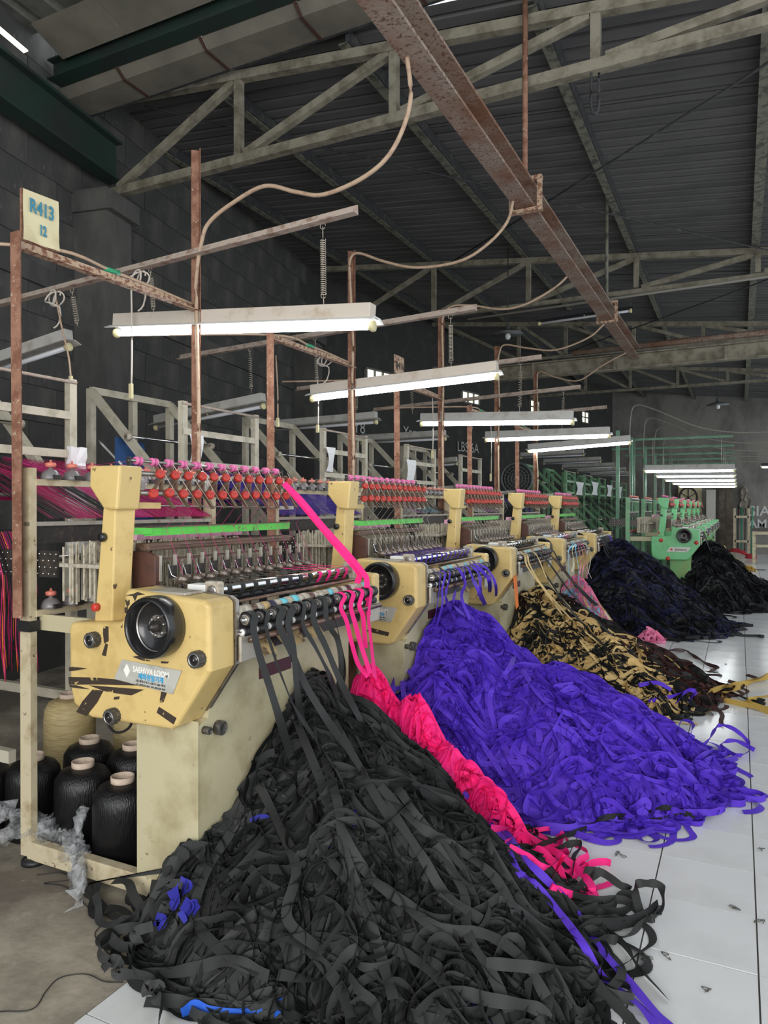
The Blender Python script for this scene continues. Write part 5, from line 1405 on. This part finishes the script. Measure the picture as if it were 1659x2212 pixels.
# ribbons from heads to chrome roller on each loom, each a thing
def web_ribbons(k, dy, cols, width, gx=0.0, gname='', every=1):
    for i in range(0, 12, every):
        y = 2.475 + i*.0935 + dy; c = cols[i]
        x = gx
        pth = [(-2.20+x, y, 1.350), (-2.10+x, y+.005, 1.346), (-2.02+x, y+.012, 1.345), (-1.995+x, y+.015, 1.3445), (-1.97+x, y+.015, 1.338), (-1.962+x, y+.016, 1.322), (-1.975+x, y+.017, 1.295), (-2.0+x, y+.02, 1.262)]
        ribbon(pth, width, c, '%s %s ribbon from the handwheel, flat over the chrome roller of %s' % (OCT[i], {'violet': 'violet', 'charcoal': 'black', 'pink': 'hot pink', 'ivory': 'ivory', 'black': 'black', 'sky': 'sky blue', 'soft_pink': 'soft pink', 'navy': 'navy', 'nearblack': 'black'}[c], gname), 'ribbons stretched on ' + gname, n=4)
web_ribbons(0, 0, ['charcoal']*8 + ['pink']*4, .032, gname='the nearest loom')
web_ribbons(1, 2.0, ['violet']*12, .024, gname='the second loom')
web_ribbons(2, 4.13, ['ivory']*4 + ['black']*8, .026, gname='the third loom')
web_ribbons(3, 6.25, ['sky']*4 + ['soft_pink']*4 + ['ivory']*2 + ['sky']*2, .030, gname='the fourth loom')
web_ribbons(4, 8.3, ['nearblack']*12, .030, gname='the fifth loom')

# hanging ribbons of the nearest loom. path: measured points; wheel top x=-1.80
def hang(wy, px, key, width, c, label, group, dy=0.0, tw=(0, 0), x_end=-1.55, wx=-1.815, lift=.035, seed=0, z_w=1.212, wob=0.):
    path = [(wx-.028, wy, z_w+.012), (wx-.015, wy, z_w+.030), (wx+.012, wy, z_w+.031), (wx+.036, wy, z_w+.012)]
    n = len(px); xs = wx+.05
    for i, (u, v, mode) in enumerate(px):
        if mode == 'h': path.append(on_heap(u, v, key, lift))
        else: path.append(onX(u, v, mode))
    return ribbon(path, width, c, label, group, twist=tw, seed=seed, wob=wob)
B = [
    (2.42, [(548, 1360, -1.765), (562, 1420, -1.75), (580, 1475, -1.74), (603, 1550, -1.72), (628, 1635, 'h'), (655, 1700, 'h'), (672, 1760, 'h'), (690, 1820, 'h'), (730, 1880, 'h'), (790, 1940, 'h')]),
    (2.51, [(575, 1355, -1.765), (592, 1415, -1.755), (612, 1470, -1.74), (640, 1535, -1.70), (690, 1610, 'h'), (735, 1680, 'h'), (760, 1750, 'h'), (800, 1830, 'h'), (850, 1900, 'h')]),
    (2.62, [(603, 1350, -1.765), (628, 1405, -1.755), (658, 1475, -1.73), (700, 1545, -1.66), (752, 1620, 'h'), (792, 1690, 'h'), (840, 1770, 'h'), (900, 1850, 'h')]),
    (2.70, [(622, 1345, -1.765), (634, 1400, -1.755), (643, 1500, -1.73), (655, 1570, 'h'), (680, 1640, 'h'), (700, 1720, 'h'), (745, 1800, 'h'), (770, 1880, 'h')]),
    (2.795, [(655, 1350, -1.765), (680, 1395, -1.75), (710, 1455, -1.72), (735, 1520, 'h'), (770, 1590, 'h'), (800, 1650, 'h'), (860, 1740, 'h')]),
    (2.88, [(678, 1340, -1.765), (703, 1395, -1.75), (735, 1470, -1.70), (775, 1550, 'h'), (820, 1640, 'h'), (870, 1720, 'h'), (930, 1800, 'h'), (1010, 1880, 'h')]),
    (2.98, [(705, 1335, -1.775), (716, 1360, -1.77), (730, 1385, -1.77), (737, 1440, -1.76), (728, 1500, 'h')]),
    (3.08, [(722, 1330, -1.775), (730, 1362, -1.77), (738, 1400, -1.77), (745, 1450, -1.76), (735, 1510, 'h')]),
]
for i, (wy, px) in enumerate(B):
    hang(wy, px, 'black', .037 if i < 6 else .026, 'charcoal', "%s black ribbon from the handwheel, draped over the nearest loom's rubber wheels" % OCT[i], 'black ribbons hanging from the nearest loom', tw=(0, [.5, -.9, .6, .3, -.4, .5, 1.2, -1.2][i]), seed=i)
PKS = [
    (3.17, [(736, 1312, -1.775), (748, 1340, -1.77), (760, 1390, -1.765), (774, 1435, -1.76), (795, 1462, -1.72)]),
    (3.26, [(758, 1310, -1.775), (768, 1350, -1.76), (782, 1400, -1.75), (800, 1455, -1.70)]),
    (3.36, [(776, 1308, -1.775), (784, 1330, -1.77), (786, 1357, -1.775), (790, 1400, -1.78)]),
    (3.46, [(796, 1330, -1.775), (800, 1370, -1.77), (805, 1420, -1.75), (810, 1465, -1.70)]),
]
for i, (wy, px) in enumerate(PKS):
    hang(wy, px, 'black', [.024, .036, .024, .034][i], 'pink', '%s hot pink ribbon hanging at the far end of the nearest loom' % OCT[i], 'hot pink ribbons hanging from the nearest loom', tw=(0, [.7, .2, 1., 0][i]))
for i, pts in enumerate([[(613, 1044, -2.33), (640, 1075, -2.25), (690, 1135, -2.1), (740, 1195, -1.95), (768, 1228, -1.88), (776, 1243, -1.86), (771, 1262, -1.86), (768, 1290, -1.86)], [(613, 1044, -2.33), (650, 1080, -2.22), (700, 1140, -2.06), (750, 1195, -1.93), (785, 1238, -1.83), (792, 1252, -1.81), (793, 1280, -1.80), (796, 1330, -1.79)]]):
    ribbon([onX(*p) for p in pts], .032, 'pink', ['hot pink ribbon slanting from the red knobs down to the front rod', 'hot pink ribbon slanting from the red knobs and dropping past the end plate'][i], 'hot pink ribbons slanting over the nearest loom', twist=(.3, 0), ref=(.4, .7, .3))

# violet ribbons of loom 2
VI = [(2.46, .018, [(947, 1290, -1.77), (940, 1330, -1.77), (930, 1360, 'h')]), (2.55, .022, [(955, 1275, -1.77), (955, 1310, -1.76), (938, 1370, 'h')]), (2.64, .034, [(966, 1270, -1.77), (962, 1290, -1.76), (975, 1320, 'h')]),
      (2.74, .040, [(985, 1275, -1.76), (978, 1305, -1.72), (1005, 1330, 'h')]), (2.84, .030, [(1005, 1260, -1.77), (997, 1290, -1.77), (1015, 1340, 'h')]), (2.93, .02, [(1003, 1260, -1.76), (995, 1300, -1.75), (990, 1330, 'h')]),
      (3.02, .034, [(1022, 1250, -1.76), (1040, 1290, -1.70), (1060, 1330, 'h'), (1066, 1352, 'h')]), (3.12, .026, [(1035, 1240, -1.77), (1038, 1280, -1.76), (1040, 1320, 'h')]), (3.22, .030, [(1047, 1240, -1.76), (1058, 1265, -1.74), (1055, 1310, 'h')]), (3.32, .022, [(1055, 1232, -1.76), (1072, 1275, -1.72), (1066, 1315, 'h')])]
for i, (wy, w, px) in enumerate(VI):
    hang(wy+2.0, px, 'violet', w, 'violet', '%s violet ribbon from the handwheel, drooping from the second loom onto its pile' % OCT[i], 'violet ribbons hanging from the second loom', tw=(0, R.uniform(-.9, .9)), seed=i)
# loom 3
L3 = [(2.45, .030, 'beige', [(1140, 1225, -1.72), (1180, 1280, -1.55), (1215, 1330, 'h'), (1250, 1380, 'h'), (1290, 1430, 'h'), (1320, 1462, 'h')]), (2.53, .026, 'beige', [(1145, 1222, -1.72), (1175, 1270, -1.58), (1240, 1345, 'h'), (1300, 1395, 'h')]), (2.72, .034, 'black', [(1175, 1235, -1.68), (1215, 1295, -1.45), (1260, 1350, 'h'), (1310, 1400, 'h'), (1350, 1435, 'h')]),
      (2.82, .022, 'beige', [(1165, 1210, -1.73), (1185, 1255, -1.62), (1230, 1310, 'h'), (1290, 1360, 'h')]), (2.95, .040, 'black', [(1185, 1215, -1.70), (1225, 1270, -1.5), (1275, 1325, 'h'), (1330, 1380, 'h'), (1370, 1410, 'h')]), (3.1, .034, 'brown', [(1195, 1205, -1.70), (1240, 1260, -1.48), (1300, 1320, 'h'), (1345, 1350, 'h')]), (3.3, .034, 'black', [(1195, 1190, -1.72), (1215, 1225, -1.62), (1260, 1280, -1.45), (1310, 1325, 'h')])]
for i, (wy, w, c, px) in enumerate(L3):
    hang(wy+4.13, px, 'mixed', w, c, '%s long %s ribbon stretched from the third loom down its pile' % (OCT[i], c), 'long ribbons of the third loom', tw=(0, .3))
L4 = [(2.47, .02, 'sky', [(1228, 1190, -1.76), (1228, 1230, -1.74), (1230, 1268, 'h')]), (2.56, .02, 'ivory', [(1236, 1188, -1.76), (1240, 1215, -1.75), (1236, 1235, 'h')]), (2.65, .03, 'sky', [(1243, 1186, -1.76), (1250, 1230, -1.72), (1250, 1262, 'h')]), (2.75, .016, 'soft_pink', [(1250, 1185, -1.76), (1255, 1215, -1.74), (1252, 1240, 'h')]), (2.84, .016, 'soft_pink', [(1256, 1183, -1.76), (1262, 1215, -1.74), (1260, 1250, 'h'), (1290, 1300, 'h')]), (2.94, .016, 'soft_pink', [(1262, 1182, -1.76), (1268, 1212, -1.74), (1268, 1250, 'h')]), (3.05, .016, 'ivory', [(1268, 1180, -1.75), (1276, 1205, -1.70), (1270, 1240, 'h')]), (3.2, .016, 'ivory', [(1268, 1178, -1.73), (1279, 1200, -1.66), (1268, 1225, -1.7), (1278, 1250, 'h')])]
for i, (wy, w, c, px) in enumerate(L4):
    hang(wy+6.25, px, 'pastel', w, c, '%s thin %s ribbon from the handwheel, hanging from the fourth loom' % (OCT[i], {'sky': 'sky blue', 'ivory': 'ivory', 'soft_pink': 'pink'}[c]), 'thin ribbons hanging from the fourth loom')
for i in range(8):
    wy = 2.46+8.3+i*.11
    c = 'violet' if i == 7 else 'nearblack'
    u = 1302 + i*4
    ribbon([(-1.84, wy, 1.225), (-1.82, wy, 1.245), (-1.79, wy, 1.235), (-1.76, wy, 1.15), (-1.72+.02*(i % 3), wy+.03, 1.0), (-1.55, wy+.05, .86)], .034, c, '%s %s ribbon from the handwheel, hanging from the fifth loom' % (OCT[i], 'violet' if i == 7 else 'black'), 'ribbons hanging from the fifth loom', twist=(0, .5))
for i in range(6):
    wy = 2.46+GY0+i*.16
    ribbon([(-1.84+GDX, wy, 1.225), (-1.82+GDX, wy, 1.245), (-1.79+GDX, wy, 1.235), (-1.74+GDX, wy, 1.10), (-1.65+GDX, wy+.03, .9), (-1.45+GDX, wy+.05, .72)], .04, 'lime' if i == 4 else 'nearblack', '%s %s ribbon hanging from the nearest green loom' % (OCT[i], 'lime green' if i == 4 else 'black'), 'ribbons hanging from the nearest green loom', twist=(0, .4))
# small piles beside the farther green looms
HEAP['far2'] = [(-.35, 16.6, .8, .9, .8, 1, 0), (-.45, 19.0, .6, .9, .8, 1, 0), (-.45, 21.3, .5, .8, .7, 1, 0)]
HF['far2'] = hmap(HEAP['far2'])
pile('far2', {'nearblack': .8, 'beige': .12, 'gold': .08}, 700, 24, .03, .05, 'row of smaller black and tan ribbon heaps beside the farther green looms', -.72, 17, 9, core='nearblack')
HEAP['far3'] = [(.02, 21.5, .30, .35, .12, .7, 0)]; HF['far3'] = hmap(HEAP['far3'])
pile('far3', {'gold': 1}, 60, 20, .03, .05, 'small heap of golden tan ribbon on the far floor tiles', -.4, 18, 9)

# pink strip pile down the seam between the black and violet piles
HEAP['pinkseam'] = [(-1.86, 3.62, .34, .26, .76, .7, -.2), (-1.60, 3.62, .42, .20, .60, .7, -.45), (-1.34, 3.50, .36, .17, .45, .7, -.5), (-1.12, 3.38, .30, .14, .30, .7, -.5), (-.92, 3.26, .25, .12, .16, .7, -.5)]
HF['pinkseam'] = hmap(HEAP['pinkseam'])
pile('pinkseam', {'pink': 1}, 430, 30, .017, .034, 'narrow drift of hot pink ribbon between the black and violet piles', -1.95, 19, 10, core='pink', layer=.03)

# long loose strands lying on the piles
def strand(px, key, w, c, label, group, twist=(0, 0), lift=.03, wob=.35, seed=0):
    pts = [on_heap(u, v, key, lift) for u, v in px]
    # keep the strip lying flat: width along the horizontal side of the path
    P_ = [Vector(p) for p in pts]
    path = P_
    return ribbon(path, w, c, label, group, twist=twist, ref=(.75, .65, .1), wob=wob, seed=seed)
BS = [[(640, 1560), (690, 1680), (740, 1800), (800, 1900), (880, 1960), (960, 2010)], [(720, 1560), (780, 1660), (850, 1760), (910, 1850), (960, 1930), (1040, 1990)], [(700, 1640), (730, 1740), (745, 1850), (790, 1960), (820, 2060), (850, 2160)],
      [(560, 1700), (600, 1780), (640, 1880), (620, 1990), (700, 2060)], [(820, 1700), (900, 1780), (980, 1830), (1060, 1890), (1110, 1960)], [(500, 1800), (450, 1880), (420, 1980), (480, 2060), (560, 2100)],
      [(870, 1960), (950, 2010), (1050, 2020), (1130, 2080), (1180, 2160)], [(600, 2110), (700, 2120), (760, 2060), (850, 2050), (940, 2110), (1000, 2190)], [(940, 1830), (1000, 1930), (1010, 2020), (1060, 2100), (1100, 2190)], [(400, 2020), (520, 2010), (640, 2040), (720, 2120), (760, 2200)]]
for i, px in enumerate(BS):
    strand(px, 'black', .038, 'charcoal', '%s long black strand lying loosely on top of the nearest black pile' % OCT[i], 'long black strands on the nearest pile', seed=i, lift=.045)
VS = [[(900, 1470), (960, 1540), (1040, 1610), (1100, 1700)], [(1130, 1450), (1180, 1520), (1260, 1560), (1330, 1640)], [(1100, 1360), (1110, 1420), (1060, 1500), (1070, 1580)], [(1300, 1540), (1380, 1600), (1430, 1660), (1500, 1690)], [(930, 1560), (1010, 1640), (1060, 1720), (1130, 1760)], [(880, 1400), (870, 1460), (880, 1530), (930, 1600)]]
for i, px in enumerate(VS):
    strand(px, 'violet', .034, 'violet', '%s long violet strand lying on top of the violet pile' % OCT[i], 'long violet strands on the violet pile', seed=20+i, lift=.04)
def ground(px, w, c, label, group=None, z=.02, ref=(.5, .5, .7), wob=.9, seed=0, twist=(0, 0), n=7):
    pts = [on_any(p[0], p[1], p[2] if len(p) > 2 else z) for p in px]
    return ribbon(pts, w, c, label, group, ref=ref, wob=wob, seed=seed, twist=twist, n=n)
ground([(1010, 1718, .12), (1060, 1770, .10), (1095, 1800, .10), (1130, 1850, .09), (1185, 1905, .07), (1240, 1965, .05), (1290, 2040, .03), (1350, 2110, .02), (1410, 2180, .02), (1455, 2225, .02)], .034, 'violet', 'violet ribbon running over the black pile tail to the lower right corner', 'violet ribbons crossing the foreground', wob=.15, ref=(1, .3, 0))
ground([(1000, 1712, .14), (1050, 1768, .12), (1085, 1810, .11), (1118, 1880, .06), (1150, 1905, .05), (1200, 1960, .04), (1260, 2040, .03), (1300, 2110, .02), (1380, 2170, .02), (1425, 2225, .02)], .032, 'violet', 'second violet ribbon beside it, with a loop before it crosses the tiles', 'violet ribbons crossing the foreground', wob=.2, ref=(1, .3, 0))
ground([(1060, 1790, .10), (1120, 1795, .08), (1180, 1830, .06), (1215, 1850, .06), (1255, 1885, .05), (1278, 1915, .05), (1270, 1932, .03), (1230, 1932, .03), (1190, 1915, .05)], .034, 'pink', 'hot pink ribbon end looping onto the tiles', 'hot pink ribbon ends', wob=.5)
ground([(1100, 1830, .08), (1140, 1850, .07), (1180, 1875, .08), (1215, 1850, .10), (1190, 1910, .04), (1215, 1925, .03)], .030, 'pink', 'second hot pink ribbon end folded across the first', 'hot pink ribbon ends', wob=.4)
ground([(1090, 1820, .09), (1130, 1800, .05), (1185, 1790, .03), (1215, 1800, .02), (1200, 1812, .02)], .022, 'pink', 'short hot pink ribbon loop at the edge of the violet pile', 'hot pink ribbon ends', wob=.4)
BL = [
    ([(1150, 1830, .05), (1210, 1810, .02), (1250, 1790, .02), (1330, 1775, .02), (1380, 1765, .03), (1430, 1745, .04), (1460, 1750, .04), (1495, 1762, .02)], .028, 'thin black ribbon running right from the violet pile over the tiles'),
    ([(1200, 1812, .03), (1270, 1788, .02), (1300, 1768, .05), (1345, 1762, .02), (1370, 1768, .02), (1420, 1772, .02), (1470, 1762, .02), (1500, 1768, .02)], .028, 'second thin black ribbon crossing the first on the tiles'),
    ([(1200, 1915, .03), (1255, 1930, .02), (1280, 1885, .07), (1262, 1880, .07), (1300, 1885, .06), (1340, 1912, .04), (1360, 1920, .02), (1355, 1925, .02)], .034, 'black ribbon arching beside the hot pink loop'),
    ([(1230, 1930, .04), (1290, 1945, .03), (1350, 1945, .03), (1400, 1985, .03), (1430, 1960, .06), (1428, 1915, .09), (1395, 1908, .10), (1372, 1915, .09), (1380, 1960, .05), (1400, 1990, .03)], .034, 'black ribbon forming the tall loop farthest right on the tiles'),
    ([(1290, 2015, .03), (1330, 2030, .02), (1370, 2010, .02), (1405, 1975, .04), (1430, 1965, .03)], .036, 'black ribbon tail curving up to the tall loop'),
    ([(1230, 2010, .05), (1290, 1990, .03), (1330, 1985, .03), (1345, 1995, .03), (1320, 2005, .02), (1280, 2005, .02)], .034, 'black ribbon fold lying left of the long tail'),
    ([(1160, 1890, .05), (1230, 1900, .05), (1240, 1850, .07), (1255, 1825, .06), (1235, 1822, .05), (1180, 1840, .04)], .034, 'rounded black ribbon fold under the hot pink ribbon'),
    ([(1050, 2080, .08), (1160, 2090, .06), (1260, 2100, .04), (1310, 2150, .03), (1350, 2190, .02), (1380, 2225, .02)], .038, 'black ribbon coming down to the bottom edge right of the pile'),
    ([(1230, 2050, .04), (1280, 2080, .03), (1290, 2130, .03), (1330, 2150, .03), (1370, 2160, .02)], .036, 'black ribbon knot below the violet pair'),
    ([(320, 2150, .03), (318, 2135, .05), (330, 2128, .06), (345, 2135, .05), (335, 2155, .03), (400, 2165, .03), (480, 2175, .03), (560, 2178, .02), (620, 2165, .05)], .040, 'black ribbon with a rolled end lying on the front tile'),
    ([(232, 2095, .05), (228, 2080, .06), (245, 2075, .06), (262, 2085, .05), (255, 2102, .03), (330, 2105, .03), (420, 2092, .05), (500, 2075, .08), (580, 2110, .06)], .042, 'wide black ribbon with a curled end on the concrete edge'),
    ([(300, 2000, .05), (250, 2010, .05), (240, 2025, .04), (265, 2045, .03), (300, 2040, .06), (290, 2015, .10), (330, 2000, .12)], .036, 'black ribbon loop lying at the left rim of the pile'),
    ([(360, 1890, .16), (362, 1855, .18), (385, 1838, .20), (400, 1850, .19), (385, 1880, .15), (365, 1905, .12), (395, 1910, .10)], .036, 'black ribbon loop against the loom column foot'),
    ([(900, 2190, .06), (960, 2140, .08), (1060, 2160, .07), (1150, 2175, .05), (1180, 2200, .04), (1140, 2225, .03)], .040, 'black ribbon swirl on the bottom edge'),
]
for i, (px, w, lab) in enumerate(BL): ground(px, w, 'charcoal' if i not in (0, 1) else 'black', lab, 'loose black ribbon ends', seed=40+i, wob=.5)
VL = [
    ([(1480, 1640, .03), (1530, 1600, .06), (1550, 1568, .10), (1580, 1572, .10), (1610, 1595, .05), (1620, 1615, .03), (1600, 1632, .02), (1565, 1618, .03), (1560, 1605, .04), (1590, 1600, .05), (1630, 1620, .02)], .030, 'violet ribbon loop reaching farthest right on the tiles'),
    ([(1500, 1640, .04), (1540, 1622, .04), (1556, 1630, .03), (1530, 1640, .02), (1500, 1650, .02)], .032, 'small violet ribbon loop at the pile edge'),
    ([(1480, 1600, .05), (1465, 1580, .06), (1475, 1555, .09), (1497, 1565, .07), (1490, 1590, .04), (1475, 1600, .03)], .026, 'upright violet ribbon loop on the pile edge'),
    ([(1510, 1670, .03), (1550, 1670, .03), (1558, 1710, .03), (1530, 1720, .04), (1520, 1690, .06)], .034, 'round violet ribbon loop right of the pile'),
    ([(1440, 1760, .03), (1490, 1755, .03), (1540, 1755, .04), (1572, 1740, .06), (1570, 1712, .07), (1545, 1700, .05), (1500, 1700, .03)], .036, 'violet ribbon loop at the lower right rim of the pile'),
    ([(1350, 1760, .03), (1380, 1765, .03), (1400, 1745, .06), (1395, 1728, .05), (1360, 1745, .03)], .03, 'violet ribbon ring on the front rim of the pile'),
    ([(850, 1500, .5), (850, 1465, .5), (870, 1445, .52), (890, 1460, .5), (880, 1490, .45)], .03, 'violet ribbon loop leaning towards the nearest loom'),
]
for i, (px, w, lab) in enumerate(VL): ground(px, w, 'violet', lab, 'loose violet ribbon loops', seed=60+i, wob=.6)
TL = [
    ([(1500, 1500, .04), (1540, 1492, .03), (1580, 1480, .04), (1620, 1475, .03), (1665, 1460, .05)], .05, 'twisted tan ribbon running right from the mixed pile'),
    ([(1530, 1495, .03), (1570, 1482, .03), (1600, 1478, .03), (1640, 1465, .04), (1670, 1455, .04)], .05, 'second twisted tan ribbon lying along the first'),
    ([(1600, 1482, .04), (1575, 1495, .03), (1558, 1502, .03), (1565, 1512, .02), (1620, 1525, .02), (1670, 1540, .02)], .05, 'tan ribbon folding back towards the lower right'),
    ([(1670, 1500, .03), (1630, 1510, .03), (1612, 1512, .03), (1620, 1520, .03), (1670, 1532, .03)], .045, 'short tan ribbon fold at the right edge'),
]
for i, (px, w, lab) in enumerate(TL): ground(px, w, 'gold', lab, 'tan ribbons on the tiles', seed=80+i, wob=.5)
ground([(1430, 1404, .03), (1475, 1405, .02), (1500, 1418, .02), (1530, 1435, .02), (1550, 1442, .02), (1540, 1448, .02), (1520, 1450, .02)], .04, 'brown', 'dark brown ribbon stretched from the mixed pile over the tiles', 'loose brown ribbon ends', seed=90)
ground([(1500, 1445, .03), (1520, 1455, .03), (1530, 1465, .02), (1510, 1468, .02)], .05, 'black', 'small black ribbon knot right of the mixed pile', 'loose brown ribbon ends', seed=91)
HEAP['pinktuft'] = [(-.92, 8.55, .16, .16, .12, .7, 0)]; HF['pinktuft'] = hmap(HEAP['pinktuft'])
c = onZ(1400, 1375, .05); HEAP['pinktuft'] = [(c[0], c[1], .16, .18, .12, .7, 0)]; HF['pinktuft'] = hmap(HEAP['pinktuft'])
pile('pinktuft', {'soft_pink': 1}, 26, 20, .02, .03, 'small tuft of soft pink ribbon on the tiles beside the mixed pile', -9, 21, 12)
for i, px in enumerate([[(1380, 1480, .12), (1420, 1475, .10), (1450, 1490, .06)], [(1400, 1515, .08), (1450, 1505, .08), (1490, 1490, .06), (1505, 1500, .05)], [(1460, 1520, .04), (1480, 1495, .07), (1500, 1492, .06), (1490, 1515, .03)]]):
    ground(px, .034, 'violet', ['violet ribbon lying across the lower part of the mixed pile', 'violet ribbon at the foot of the mixed pile', 'violet ribbon bent at the corner of the mixed pile'][i], 'violet ribbons on the mixed pile', seed=95+i, wob=.3)
# blue bits in the black pile, left rim
for i, px in enumerate([[(385, 1905, .14), (405, 1915, .13), (395, 1935, .10)], [(372, 1920, .12), (380, 1945, .09), (368, 1960, .07)], [(395, 1950, .09), (410, 1965, .08), (390, 1985, .06)], [(335, 1985, .05), (350, 1990, .05), (340, 2005, .04)], [(400, 1975, .08), (415, 1955, .09), (425, 1970, .08)]]):
    ground(px, .045, 'blue', ['blue ribbon piece curling out of the black pile by the column foot', 'second blue ribbon piece below it in the black pile', 'third blue ribbon piece in the left rim of the black pile', 'lowest blue ribbon piece at the left rim of the black pile', 'small blue ribbon fold right of the other blue pieces'][i], 'blue ribbon pieces in the black pile', seed=110+i, wob=.3)
o = ground([(392, 2190, .02), (420, 2175, .03), (450, 2190, .02), (520, 2195, .02), (580, 2185, .03), (610, 2170, .03)], .045, 'blue', 'bright blue woven scrap with frayed ends at the bottom edge', None, seed=120, wob=.2)
o.data.materials[0] = M['blue_scrap']; o['category'] = 'scrap'
# loose threads of the scrap
fz = MB(); rr = random.Random(9)
for i in range(40):
    c = Vector(onZ(600 + rr.uniform(-25, 35), 2165 + rr.uniform(-20, 30), .01))
    fz.tube(smooth_path([c, c + Vector((rr.uniform(-.05, .05), rr.uniform(-.05, .05), .02)), c + Vector((rr.uniform(-.08, .08), rr.uniform(-.08, .08), .005))], 4), .0012, 3)
fz.build('frayed_threads', M['blue_scrap'], o)['kind'] = 'stuff'
print('done')
